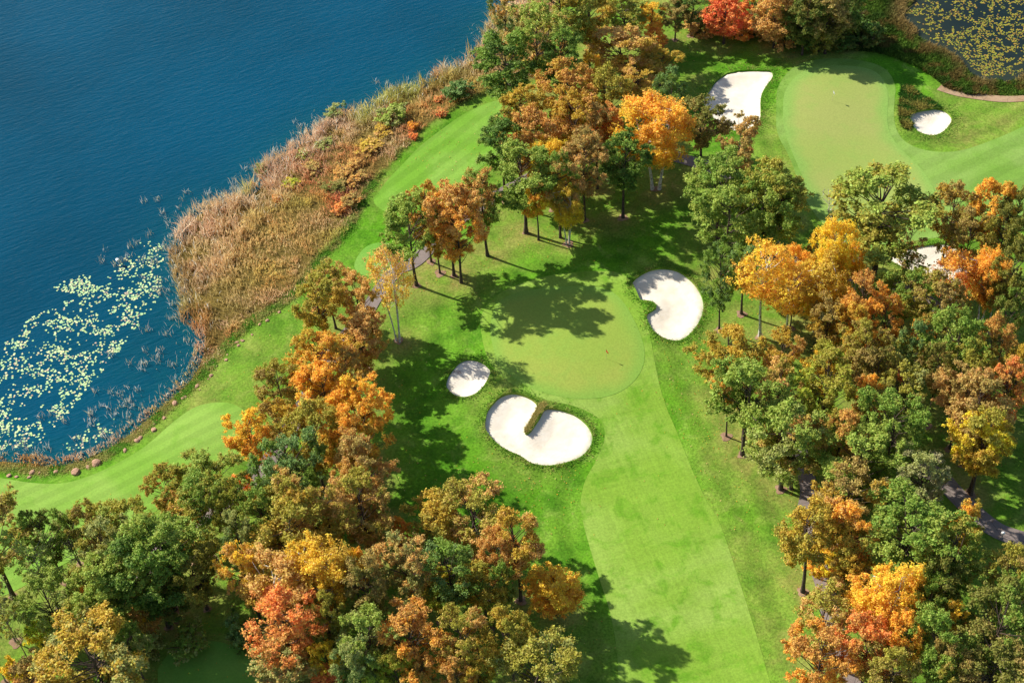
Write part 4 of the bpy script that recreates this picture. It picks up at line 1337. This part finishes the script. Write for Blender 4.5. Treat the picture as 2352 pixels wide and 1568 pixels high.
stuff("reed_bed", v, f, c, "tan, golden and rust coloured reeds and tall grass along the lake shore", "reeds")

# reeds standing in the shallow water
spots = [(430, 490, 5, 260), (500, 468, 4, 260), (620, 385, 3.0, 300), (680, 335, 3.0, 300), (720, 292, 2.2, 220), (905, 205, 2.5, 200), (770, 262, 2.5, 160), (300, 560, 5, 180), (385, 605, 4, 260), (400, 560, 3, 240), (418, 735, 3.5, 300),
         (345, 805, 4.0, 160), (335, 835, 3.0, 150), (270, 930, 5, 200), (180, 965, 4, 130), (310, 905, 5, 260), (240, 985, 5, 170), (330, 590, 6, 160), (400, 690, 4, 150), (90, 1010, 6, 100), (20, 1020, 5, 90), (425, 560, 2, 260), (560, 430, 5, 300)]
qq = []
for ox, oy, rad, n in spots:
    p = unp(ox, oy, WATER)[:2]
    n = int(n * 0.6)
    c0 = p + r.normal(size=(max(3, n // 14), 2)) * rad * [0.8, 0.55]
    qq.append(c0[r.integers(0, len(c0), n)] + r.normal(size=(n, 2)) * 0.42)
for _ in range(420):
    i = r.integers(0, len(SHORE_G)); qq.append(SHORE_G[i] + r.normal(size=(3, 2)) * [1.3, 1.3])
q = np.vstack(qq)
q = q[(LAKE_D(q) > -0.5)]
pal2 = C((236, 230, 214), (226, 204, 170), (186, 186, 140), (245, 242, 232))
col = np.minimum(pal2[r.integers(0, 4, len(q))] * r.uniform(0.8, 1.2, (len(q), 1)), 0.9)
v, f, c = blades(q, np.full(len(q), WATER - 0.1), r.uniform(0.5, 1.4, len(q)), r.uniform(0.04, 0.09, len(q)), col, r, 0.3, 0.4)
stuff("water_reeds", v, f, c, "thin pale reeds standing in the shallow lake water in loose clumps", "reeds")

# rank growth round the pond and under the trees at the top right
rank = G(T(2, 0, [(1130, -150), (1640, -200), (1590, -20), (1530, 60), (1520, 115), (1590, 165), (1635, 245), (1740, 295), (1830, 340), (1900, 390), (1935, 440), (2000, 500), (2080, 532), (2150, 522), (2230, 537), (2334, 495), (2500, 440),
                  (2500, 600), (2334, 640), (2200, 640), (2080, 640), (1950, 640), (1800, 600), (1760, 560), (1640, 480), (1500, 420), (1350, 370), (1150, 350), (950, 340), (840, 310), (1000, 200)]), 0, 1.0)
q = sample(rank, 120000, r)
q = q[(r.uniform(0, 1, len(q)) < 0.35 + 0.65 * vnoise(q, 2.5, 21)) & (POND_D(q) < 0.3)]
n1, n2 = vnoise(q, 4, 22), vnoise(q, 1.7, 23)
dpn = -POND_D(q)
pal3 = C((92, 122, 46), (176, 150, 96), (128, 104, 60), (70, 96, 40))
col = mixv(np.repeat(pal3[0][None], len(q), 0), pal3[3], sstep(0.4, 0.7, n1))
col = mixv(col, pal3[2], sstep(0.55, 0.75, n2) * 0.8)
col = mixv(col, pal3[1], sstep(4.5, 0.5, dpn) * sstep(0.3, 0.6, n1) * 0.9)
col *= r.uniform(0.7, 1.25, (len(q), 1))
v, f, c = blades(q, height(q), (0.45 + 0.7 * n1) * r.uniform(0.6, 1.2, len(q)), r.uniform(0.1, 0.22, len(q)), col, r, 0.4)
stuff("rank_grass", v, f, c, "dark green and straw coloured rank grass round the lily pond", "tall grass")

# leafy ground cover on the mound beside the small upper bunker, and fescue on bunker rims
mound = G(T(2, 0, [(1500, 585), (1540, 590), (1620, 640), (1700, 690), (1770, 745), (1720, 742), (1640, 752), (1552, 785), (1552, 820), (1570, 855), (1540, 880), (1500, 860), (1480, 780), (1485, 680)]))
q = sample(mound, 16000, r)
n1 = vnoise(q, 1.2, 31)
col = mixv(np.repeat(C((62, 104, 40)), len(q), 0), C((150, 140, 70))[0], sstep(0.55, 0.8, n1)) * r.uniform(0.7, 1.3, (len(q), 1))
v, f, c = blades(q, height(q), (0.25 + 0.4 * n1) * r.uniform(0.6, 1.3, len(q)), r.uniform(0.15, 0.26, len(q)), col, r, 0.7)
stuff("ground_cover", v, f, c, "dark leafy ground cover on the mound beside the small upper bunker", "ground cover")

qq, hh, cc = [], [], []
for bi, b in enumerate(BUNK):
    n = len(b) * 26
    i = r.integers(0, len(b), n)
    out = b[i] - b.mean(0)
    tng = np.roll(b, -1, 0)[i] - np.roll(b, 1, 0)[i]
    nr = np.column_stack([tng[:, 1], -tng[:, 0]])
    nr /= np.linalg.norm(nr, axis=1)[:, None] + 1e-9
    sgn = np.where(inside(b, b[i] + nr * 0.05), -1.0, 1.0)
    off = np.abs(r.normal(size=n)) * (1.3 if bi in (0, 1) else 0.75) - 0.02
    p = b[i] + nr * (sgn * off)[:, None] + r.normal(size=(n, 2)) * 0.08
    ok = ~inside(b, p)
    p = p[ok]
    cl = np.repeat(C((120, 166, 60)), len(p), 0)
    cl = mixv(cl, C((190, 182, 110))[0], sstep(0.5, 0.85, vnoise(p, 0.9, 41)) * 0.7)
    cl *= r.uniform(0.75, 1.25, (len(p), 1))
    qq.append(p); cc.append(cl); hh.append(r.uniform(0.1, 0.3, len(p)))
fing = np.array([unp(x, y)[:2] for x, y in [(1206, 997), (1212, 990), (1222, 974), (1233, 957), (1242, 944), (1250, 936)]])
fl = smooth_poly(fing, 0.1, False)
p = fl[r.integers(0, len(fl), 5200)] + r.normal(size=(5200, 2)) * 0.26
p = p[~inside(BUNK[4], p)]
qq.append(p); hh.append(r.uniform(0.15, 0.38, len(p)))
cc.append(C((206, 186, 116), (172, 170, 92))[r.integers(0, 2, len(p))] * r.uniform(0.75, 1.2, (len(p), 1)))
q, hh, cc = np.vstack(qq), np.concatenate(hh), np.vstack(cc)
v, f, c = blades(q, height(q), hh, r.uniform(0.07, 0.14, len(q)), cc, r, 0.5)
stuff("rim_grass", v, f, c, "long grass fringing the rims of the sand bunkers", "grass")

# grass standing at the stones and the mown edge of the lower shore
edge = smooth_poly(np.array([unp(x, y)[:2] for x, y in INNER[1:18]]), 0.12, False)
i = r.integers(0, len(edge), 26000)
en = np.gradient(edge, axis=0)
en = np.column_stack([-en[:, 1], en[:, 0]]) / np.linalg.norm(en, axis=1)[:, None]
p = edge[i] + en[i] * 0.9 + r.normal(size=(len(i), 2)) * 0.65
cl = mixv(np.repeat(C((120, 172, 62)), len(p), 0), C((190, 186, 110))[0], sstep(0.35, 0.65, vnoise(p, 1.6, 51))) * r.uniform(0.75, 1.25, (len(p), 1))
v, f, c = blades(p, height(p), r.uniform(0.08, 0.3, len(p)), r.uniform(0.06, 0.13, len(p)), cl, r, 0.7)
stuff("bank_grass", v, f, c, "fresh green bank grass between the shore stones and the reeds", "grass")

# fallen leaves lying on the turf
qq = []
for x, y, z, wd, H, kind in PLANTED:
    if kind in "otbvm":
        n = int(22 * wd / 6)
        a, rr = r.uniform(0, 2 * PI, n), np.abs(r.normal(size=n)) * wd * 0.75
        qq.append(np.column_stack([x + rr * np.cos(a) + 1.5, y + rr * np.sin(a) - 1.0]))
for ox, oy, rad, n in [(1490, 720, 5, 300), (1640, 960, 6, 300), (1600, 800, 5, 200), (1160, 1090, 6, 250), (1240, 1400, 5, 200), (1180, 860, 4, 120), (1010, 340, 7, 240), (1500, 900, 4, 150), (1650, 1150, 6, 200), (560, 830, 8, 120), (1300, 1100, 6, 250)]:
    qq.append(unp(ox, oy)[:2] + r.normal(size=(n // 2, 2)) * rad * [1, 0.8])
q = np.vstack(qq)
bad = np.zeros(len(q), bool)
for b in BUNK: bad |= inside(b, q)
bad |= (LAKE_D(q) > -2) | (POND_D(q) > -2)
for pl in (FAIRWAY, GREEN, FAIRWAY2): bad |= inside(G(pl), q) & (r.uniform(0, 1, len(q)) < 0.85)
q = q[~bad]
n = len(q)
a = r.uniform(0, 2 * PI, n)
s = r.uniform(0.06, 0.12, n)
ex = np.column_stack([np.cos(a) * s, np.sin(a) * s, r.normal(size=n) * 0.02])
ey = np.column_stack([-np.sin(a) * s * 0.7, np.cos(a) * s * 0.7, r.normal(size=n) * 0.02])
ctr = np.column_stack([q, height(q) + 0.14])
v = np.stack([ctr - ex, ctr - ey, ctr + ex, ctr + ey], 1).reshape(-1, 3)
f = np.arange(4 * n).reshape(-1, 4)
cl = C((196, 150, 92), (214, 176, 122), (176, 112, 62), (224, 160, 60))[r.integers(0, 4, n)] * r.uniform(0.7, 1.1, (n, 1))
stuff("fallen_leaves", v, f, np.repeat(cl, 4, 0), "brown and yellow fallen leaves scattered over the rough", "leaves", MAT_LITTER)


# ------------------------------------------------------------------ lily pads
def pad_mesh(rad, seed):
    rr = random.Random(seed)
    a0 = rr.uniform(0, 6.28)
    vv = [(0, 0, 0.012)]
    for i in range(13):
        a = a0 + 0.22 + (2 * PI - 0.44) * i / 12
        q_ = rad * (1 + 0.05 * math.sin(3 * a))
        vv.append((q_ * math.cos(a), q_ * math.sin(a), 0.02 + 0.012 * math.sin(2 * a + 1)))
    ff = [(0, i, i + 1) for i in range(1, 13)]
    return np.array(vv), np.array(ff)


def pad_points(poly, n, r, cl=0.6, scale=3.2, seed=61):
    q = sample(poly, n, r)
    k = vnoise(q, scale, seed) * 0.4 + vnoise(q, scale * 0.27, seed + 1) * 0.6
    return q[r.uniform(0, 1, len(q)) < sstep(cl - 0.16, cl + 0.16, k)]


padA = G([(-40, 860), (60, 740), (130, 700), (230, 650), (290, 600), (330, 620), (370, 640), (355, 700), (300, 770), (240, 850), (200, 890), (150, 960), (60, 1010), (-40, 1000)], WATER)
padB = G([(150, 1030), (170, 1000), (230, 970), (290, 940), (310, 950), (250, 1000), (200, 1035)], WATER)
padC = G([(270, 640), (280, 590), (320, 555), (385, 560), (380, 600), (340, 650), (310, 690)], WATER)
padD = G([(-40, 980), (60, 960), (110, 990), (90, 1020), (-40, 1035)], WATER)
pts = [pad_points(padA, 7000, r, 0.54, 3.4), pad_points(padB, 520, r, 0.46), pad_points(padC, 420, r, 0.53), pad_points(padD, 380, r, 0.5)]
for ox, oy, nn, sx, sy in [(180, 650, 75, 1.2, 1.0), (152, 661, 34, 1.1, 0.45), (205, 664, 60, 1.6, 0.8), (178, 670, 20, 1.2, 0.5), (140, 745, 22, 1.0, 0.8), (120, 740, 26, 1.0, 0.6), (45, 790, 40, 1.2, 0.9), (20, 835, 60, 1.8, 1.0), (125, 800, 40, 1.8, 0.8), (60, 900, 40, 1.6, 1.0)]:
    pts.append(unp(ox, oy, WATER)[:2] + r.normal(size=(nn, 2)) * [sx, sy])
q = np.vstack(pts)
q = q[LAKE_D(q) > 0.8]
q = q[np.argsort([depth((x, y, 0)) for x, y in q])]
padcol = C((206, 230, 164), (180, 222, 160), (228, 224, 172), (208, 186, 160), (192, 218, 142))
padw = np.array([0.34, 0.28, 0.22, 0.06, 0.10])
MAT_PADS = []
for i, nm in enumerate(("pale_green", "mint", "cream", "tan", "lime")):
    MAT_PADS.append(plain_material("lily_pad_" + nm, tuple(padcol[i]), 0.5, 0.3, 3.0, 0.12))
PADM = []
for i in range(5):
    vv, ff = pad_mesh(0.18, i)
    PADM.append(mesh_np("lily_pad", vv, ff, MAT_PADS[i], True))
PADNAME = ["pale yellow-green", "mint green", "creamy yellow", "faded tan", "lime green"]
big = r.choice(len(q), min(300, len(q)), replace=False)
isbig = np.zeros(len(q), bool)
isbig[big] = True
for x, y in q[isbig]:
    ci = int(r.choice(5, p=padw))
    o = bpy.data.objects.new("lily_pad", PADM[ci])
    COL.objects.link(o)
    s = r.uniform(0.95, 1.25)
    o.location = (x, y, WATER + 0.01)
    o.rotation_euler = (0, 0, r.uniform(0, 6.28))
    o.scale = (s, s, 1)
    tag(o, "round %s lily pad floating on the blue lake, one of many alike" % PADNAME[ci], "lily pad", "lily pads on the lake")


def pads(name, q, radius, cols, wts, label, mat):
    n = len(q)
    a0 = r.uniform(0, 2 * PI, n)
    s = radius * r.uniform(0.6, 1.2, n)
    ang = 0.25 + (2 * PI - 0.5) * np.arange(9) / 8
    A = a0[:, None] + ang[None]
    rim = np.stack([q[:, 0:1] + s[:, None] * np.cos(A), q[:, 1:2] + s[:, None] * np.sin(A), np.full(A.shape, WATER + 0.03) + 0.012 * np.sin(2 * A)], -1)
    ctr = np.column_stack([q, np.full(n, WATER + 0.02)])[:, None]
    v = np.concatenate([ctr, rim], 1).reshape(-1, 3)
    i = np.arange(8)
    tri = np.column_stack([np.zeros(8, int), 1 + i, 2 + i])
    f = (tri[None] + (np.arange(n) * 10)[:, None, None]).reshape(-1, 3)
    cl = cols[r.choice(len(cols), n, p=wts)] * r.uniform(0.8, 1.12, (n, 1))
    stuff(name, v, f, np.repeat(cl, 10, 0), label, "lily pads", mat)


pads("lily_pads", q[~isbig], 0.175, padcol, padw, "pale green and cream lily pads massed on the blue lake's cove", MAT_LITTER)
pondin = POND[(np.abs(POND) < 400).all(1)]
qp = sample(G(T(2, 0, [(1540, 60), (1640, -20), (1700, -220), (2500, -400), (2700, 100), (2600, 420), (2334, 490), (2230, 530), (2100, 525), (2000, 490), (1900, 370), (1700, 270), (1540, 110)]), WATER), 15000, r)
k = vnoise(qp, 4, 71) * 0.3 + vnoise(qp, 0.9, 72) * 0.7
tgt = 0.46 + 0.1 * sstep(0, 1, np.hypot(*(qp - unp(2130, 40, WATER)[:2]).T) < 7)
qp = qp[(r.uniform(0, 1, len(qp)) < sstep(tgt - 0.14, tgt + 0.14, k)) & (POND_D(qp) > 0.4)]
pads("pond_lily_pads", qp, 0.165, C((166, 154, 62), (146, 152, 66), (174, 138, 70), (120, 122, 58)), np.array([0.42, 0.26, 0.2, 0.12]), "dull yellow lily pads covering the dark pond", MAT_LITTER)


# ------------------------------------------------------------------ stones along the lower shore
def rock_mesh(seed):
    import bmesh
    rr = random.Random(seed)
    bm = bmesh.new()
    bmesh.ops.create_icosphere(bm, subdivisions=2, radius=0.5)
    ph = [rr.uniform(0, 6) for _ in range(4)]
    for v in bm.verts:
        c = v.co
        k = 1 + 0.2 * math.sin(4 * c.x + ph[0]) + 0.18 * math.sin(5 * c.y + ph[1]) + 0.12 * math.sin(7 * c.z + ph[2] + 3 * c.x)
        v.co = Vector((c.x * k * 1.15, c.y * k * 0.85, max(-0.28, min(0.3, c.z * k * 0.75))))
    me = bpy.data.meshes.new("shore_rock")
    bm.to_mesh(me); bm.free()
    me.materials.append(MAT_ROCK)
    return me


ROCKM = [rock_mesh(i) for i in range(6)]
line = smooth_poly(np.array([unp(x, y)[:2] for x, y in [(-20, 1080), (10, 1083), (60, 1084), (120, 1080), (150, 1079), (190, 1066), (235, 1051), (290, 1016), (330, 992), (372, 950), (410, 918), (455, 880), (500, 838), (540, 795), (570, 765), (612, 735), (645, 718)]]), 0.25, False)
acc, i = 0.0, 0
seg = np.linalg.norm(np.diff(line, axis=0), axis=1)
cum = np.concatenate([[0], np.cumsum(seg)])
s = 0.6
nr_ = 0
while s < cum[-1]:
    x, y = np.interp(s, cum, line[:, 0]), np.interp(s, cum, line[:, 1])
    u = s / cum[-1]
    size = prng.uniform(0.4, 1.15) * (1.35 if 0.16 < u < 0.32 else 0.9 if u < 0.6 else 0.65)
    o = bpy.data.objects.new("shore_rock", ROCKM[nr_ % 6])
    COL.objects.link(o)
    x += prng.uniform(-0.6, 0.6); y += prng.uniform(-0.6, 0.6)
    o.location = (x, y, ground_at(x, y) + 0.06 * size)
    o.rotation_euler = (prng.uniform(-.15, .15), prng.uniform(-.15, .15), prng.uniform(0, 6.28))
    o.scale = (size * prng.uniform(0.9, 1.4), size, size * 0.9)
    tag(o, "pinkish brown boulder in the row of stones edging the lower lake bank", "rock", "stones along the lake bank")
    s += size * prng.uniform(1.0, 1.9) + (prng.uniform(0.5, 2.4) if prng.random() < 0.4 else 0)
    nr_ += 1


# ------------------------------------------------------------------ flagsticks
def plain(name, col, rough=0.5):
    return plain_material(name, col, rough, 0.3, 6.0, 0.06)


MAT_POLE = plain("flag_pole_paint", (0.75, 0.68, 0.42))
def flag_material(name, col):
    m = NT(name)
    b = m.n("ShaderNodeBsdfDiffuse"); b.inputs["Color"].default_value = (*col, 1)
    t = m.n("ShaderNodeBsdfTranslucent"); t.inputs["Color"].default_value = (*col, 1)
    x = m.n("ShaderNodeMixShader"); x.inputs[0].default_value = 0.45
    m.l(b.outputs[0], x.inputs[1]); m.l(t.outputs[0], x.inputs[2]); m.l(x.outputs[0], m.out.inputs[0])
    return m.m


MAT_RED = flag_material("flag_red", (0.85, 0.07, 0.04))
MAT_WFLAG = flag_material("flag_white", (0.85, 0.85, 0.83))
MAT_WHITE = plain("white_paint", (0.82, 0.82, 0.8), 0.6)
MAT_CUP = plain("cup_liner", (0.5, 0.5, 0.48))


def flagstick(px, py, H, mat, label, face):
    x, y, z = hit(px, py)
    root = bpy.data.objects.new("flagstick", None)
    link(root)
    root.location = (x, y, z + 0.05)
    tag(root, label, "golf flag", "flags on the greens")
    root.empty_display_size = 0.5
    pv, pf = tube(np.array([(0, 0, -0.1), (0, 0, H * 0.5), (0, 0, H)]), [0.022, 0.02, 0.016], 8)
    obj("pole", mesh_np("pole", pv, pf, MAT_POLE, True), root)
    n = 9
    vv, ff = [], []
    for i in range(n):
        u = i / (n - 1)
        for j in range(6):
            w_ = j / 5
            hh_ = 0.52 * (1 - 0.2 * u)
            off = 0.05 * math.sin(u * 7 + w_ * 1.5) * u
            dx, dy = math.cos(face), math.sin(face)
            droop = 0.5 * u ** 1.4
            L = 0.62 * u * (1 - 0.15 * u)
            vv.append((0.02 + dx * L - dy * off, dy * L + dx * off, H - 0.03 - droop * 0.55 - w_ * hh_))
    for i in range(n - 1):
        for j in range(5):
            a = i * 6 + j
            ff.append((a, a + 1, a + 7, a + 6))
    obj("flag", mesh_np("flag", np.array(vv), np.array(ff), mat, True), root)
    cv, cf = tube(np.array([(0, 0, -0.1), (0, 0, 0.0), (0, 0, 0.012)]), [0.06, 0.062, 0.058], 12)
    obj("cup", mesh_np("cup", cv, cf, MAT_CUP, True), root)


flagstick((2220 + 835 / 15.68) * .6125, (1280 + 1020 / 15.68) * .6125, 2.2, MAT_RED, "red flag on its pole on the central green", math.radians(-55))
flagstick((3070 + 795 / 15.68) * .6125, (310 + 1080 / 15.68) * .6125, 2.5, MAT_WFLAG, "white flag on its pole on the upper green", math.radians(-72))


# ------------------------------------------------------------------ nest box in the lake, post by the shaded road, litter clump
def boxes(parts):
    v, f, n = [], [], 0
    for cx_, cy_, cz_, sx, sy, sz in parts:
        for k in range(8):
            v.append((cx_ + sx / 2 * (1 if k & 1 else -1), cy_ + sy / 2 * (1 if k & 2 else -1), cz_ + sz / 2 * (1 if k & 4 else -1)))
        f += [tuple(n + i for i in q_) for q_ in ((0, 2, 3, 1), (4, 5, 7, 6), (0, 1, 5, 4), (2, 6, 7, 3), (0, 4, 6, 2), (1, 3, 7, 5))]
        n += 8
    return np.array(v), np.array(f)


p = unp(447.5 * 0.6125, 990 * 0.6125, WATER)
root = bpy.data.objects.new("nest_box", None); link(root)
root.location = (p[0], p[1], WATER)
root.rotation_euler = (0.03, -0.1, 0.5)
tag(root, "white nest box on a short post standing in the lake among the lily pads", "nest box")
v, f = tube(np.array([(0, 0, -1.2), (0, 0, 0.4), (0, 0, 0.85)]), [0.06, 0.06, 0.06], 8)
obj("post", mesh_np("post", v, f, MAT_WHITE, True), root)
v, f = boxes([(0, 0, 1.05, 0.42, 0.36, 0.4)])
bx = obj("box", mesh_np("box", v, f, MAT_WHITE), root)
rv = np.array([(-0.28, -0.25, 1.24), (0.28, -0.25, 1.24), (0.28, 0.25, 1.24), (-0.28, 0.25, 1.24), (0, -0.25, 1.42), (0, 0.25, 1.42)])
me = bpy.data.meshes.new("roof")
me.from_pydata([tuple(x) for x in rv], [], [(0, 1, 4), (2, 3, 5), (1, 2, 5, 4), (3, 0, 4, 5), (0, 3, 2, 1)])
me.materials.append(MAT_WHITE)
obj("roof", me, root)
cv = np.array([(0.06 * math.cos(a), -0.183, 1.08 + 0.06 * math.sin(a)) for a in np.arange(10) * 2 * PI / 10])
me = bpy.data.meshes.new("entrance_hole")
me.from_pydata([tuple(x) for x in cv], [], [tuple(range(10))])
me.materials.append(plain("dark_hole", (0.02, 0.02, 0.02)))
obj("entrance_hole", me, root)

x, y, z = hit((3700 + 960 / 16.8) * .6125, (1960 + 940 / 16.8) * .6125)
root = bpy.data.objects.new("tee_sign", None); link(root)
root.location = (x, y, z)
tag(root, "small white-topped sign post beside the shaded road at the right edge", "sign post")
v, f = tube(np.array([(0, 0, -0.2), (0, 0, 0.5), (0, 0, 1.0)]), [0.05, 0.05, 0.05], 8)
obj("post", mesh_np("post", v, f, MAT_GREYBARK, True), root)
v, f = boxes([(0, 0, 1.2, 0.42, 0.3, 0.34)])
obj("board", mesh_np("board", v, f, MAT_WHITE), root)
v, f = boxes([(-0.2, -0.1, 0.12, 0.4, 0.3, 0.24)])
obj("base", mesh_np("base", v, f, MAT_GREYBARK), root)

# a clump of brown leaves lying in the round bunker
x, y = unp(*tile(1, 1, 793, 992))[:2]
bz = height(BUNK[3]).mean() - SAND_DROP[3] - 0.2
n = 70
q = np.array([x, y]) + r.normal(size=(n, 2)) * [0.32, 0.14]
nrm = unit(r, n)
cl = C((176, 96, 44), (140, 78, 40))[r.integers(0, 2, n)]
v, f, c = blades(q, np.full(n, bz - 0.05), r.uniform(0.1, 0.25, n), r.uniform(0.12, 0.2, n), cl, r, 0.8)
o = stuff("leaf_pile", v, f, c, "small heap of brown leaves on the sand of the round bunker", "leaf pile")
del o["kind"]
print("TREES", len(PLANTED), "ROCKS", nr_, "PADS", len(pts[0]), len(q))
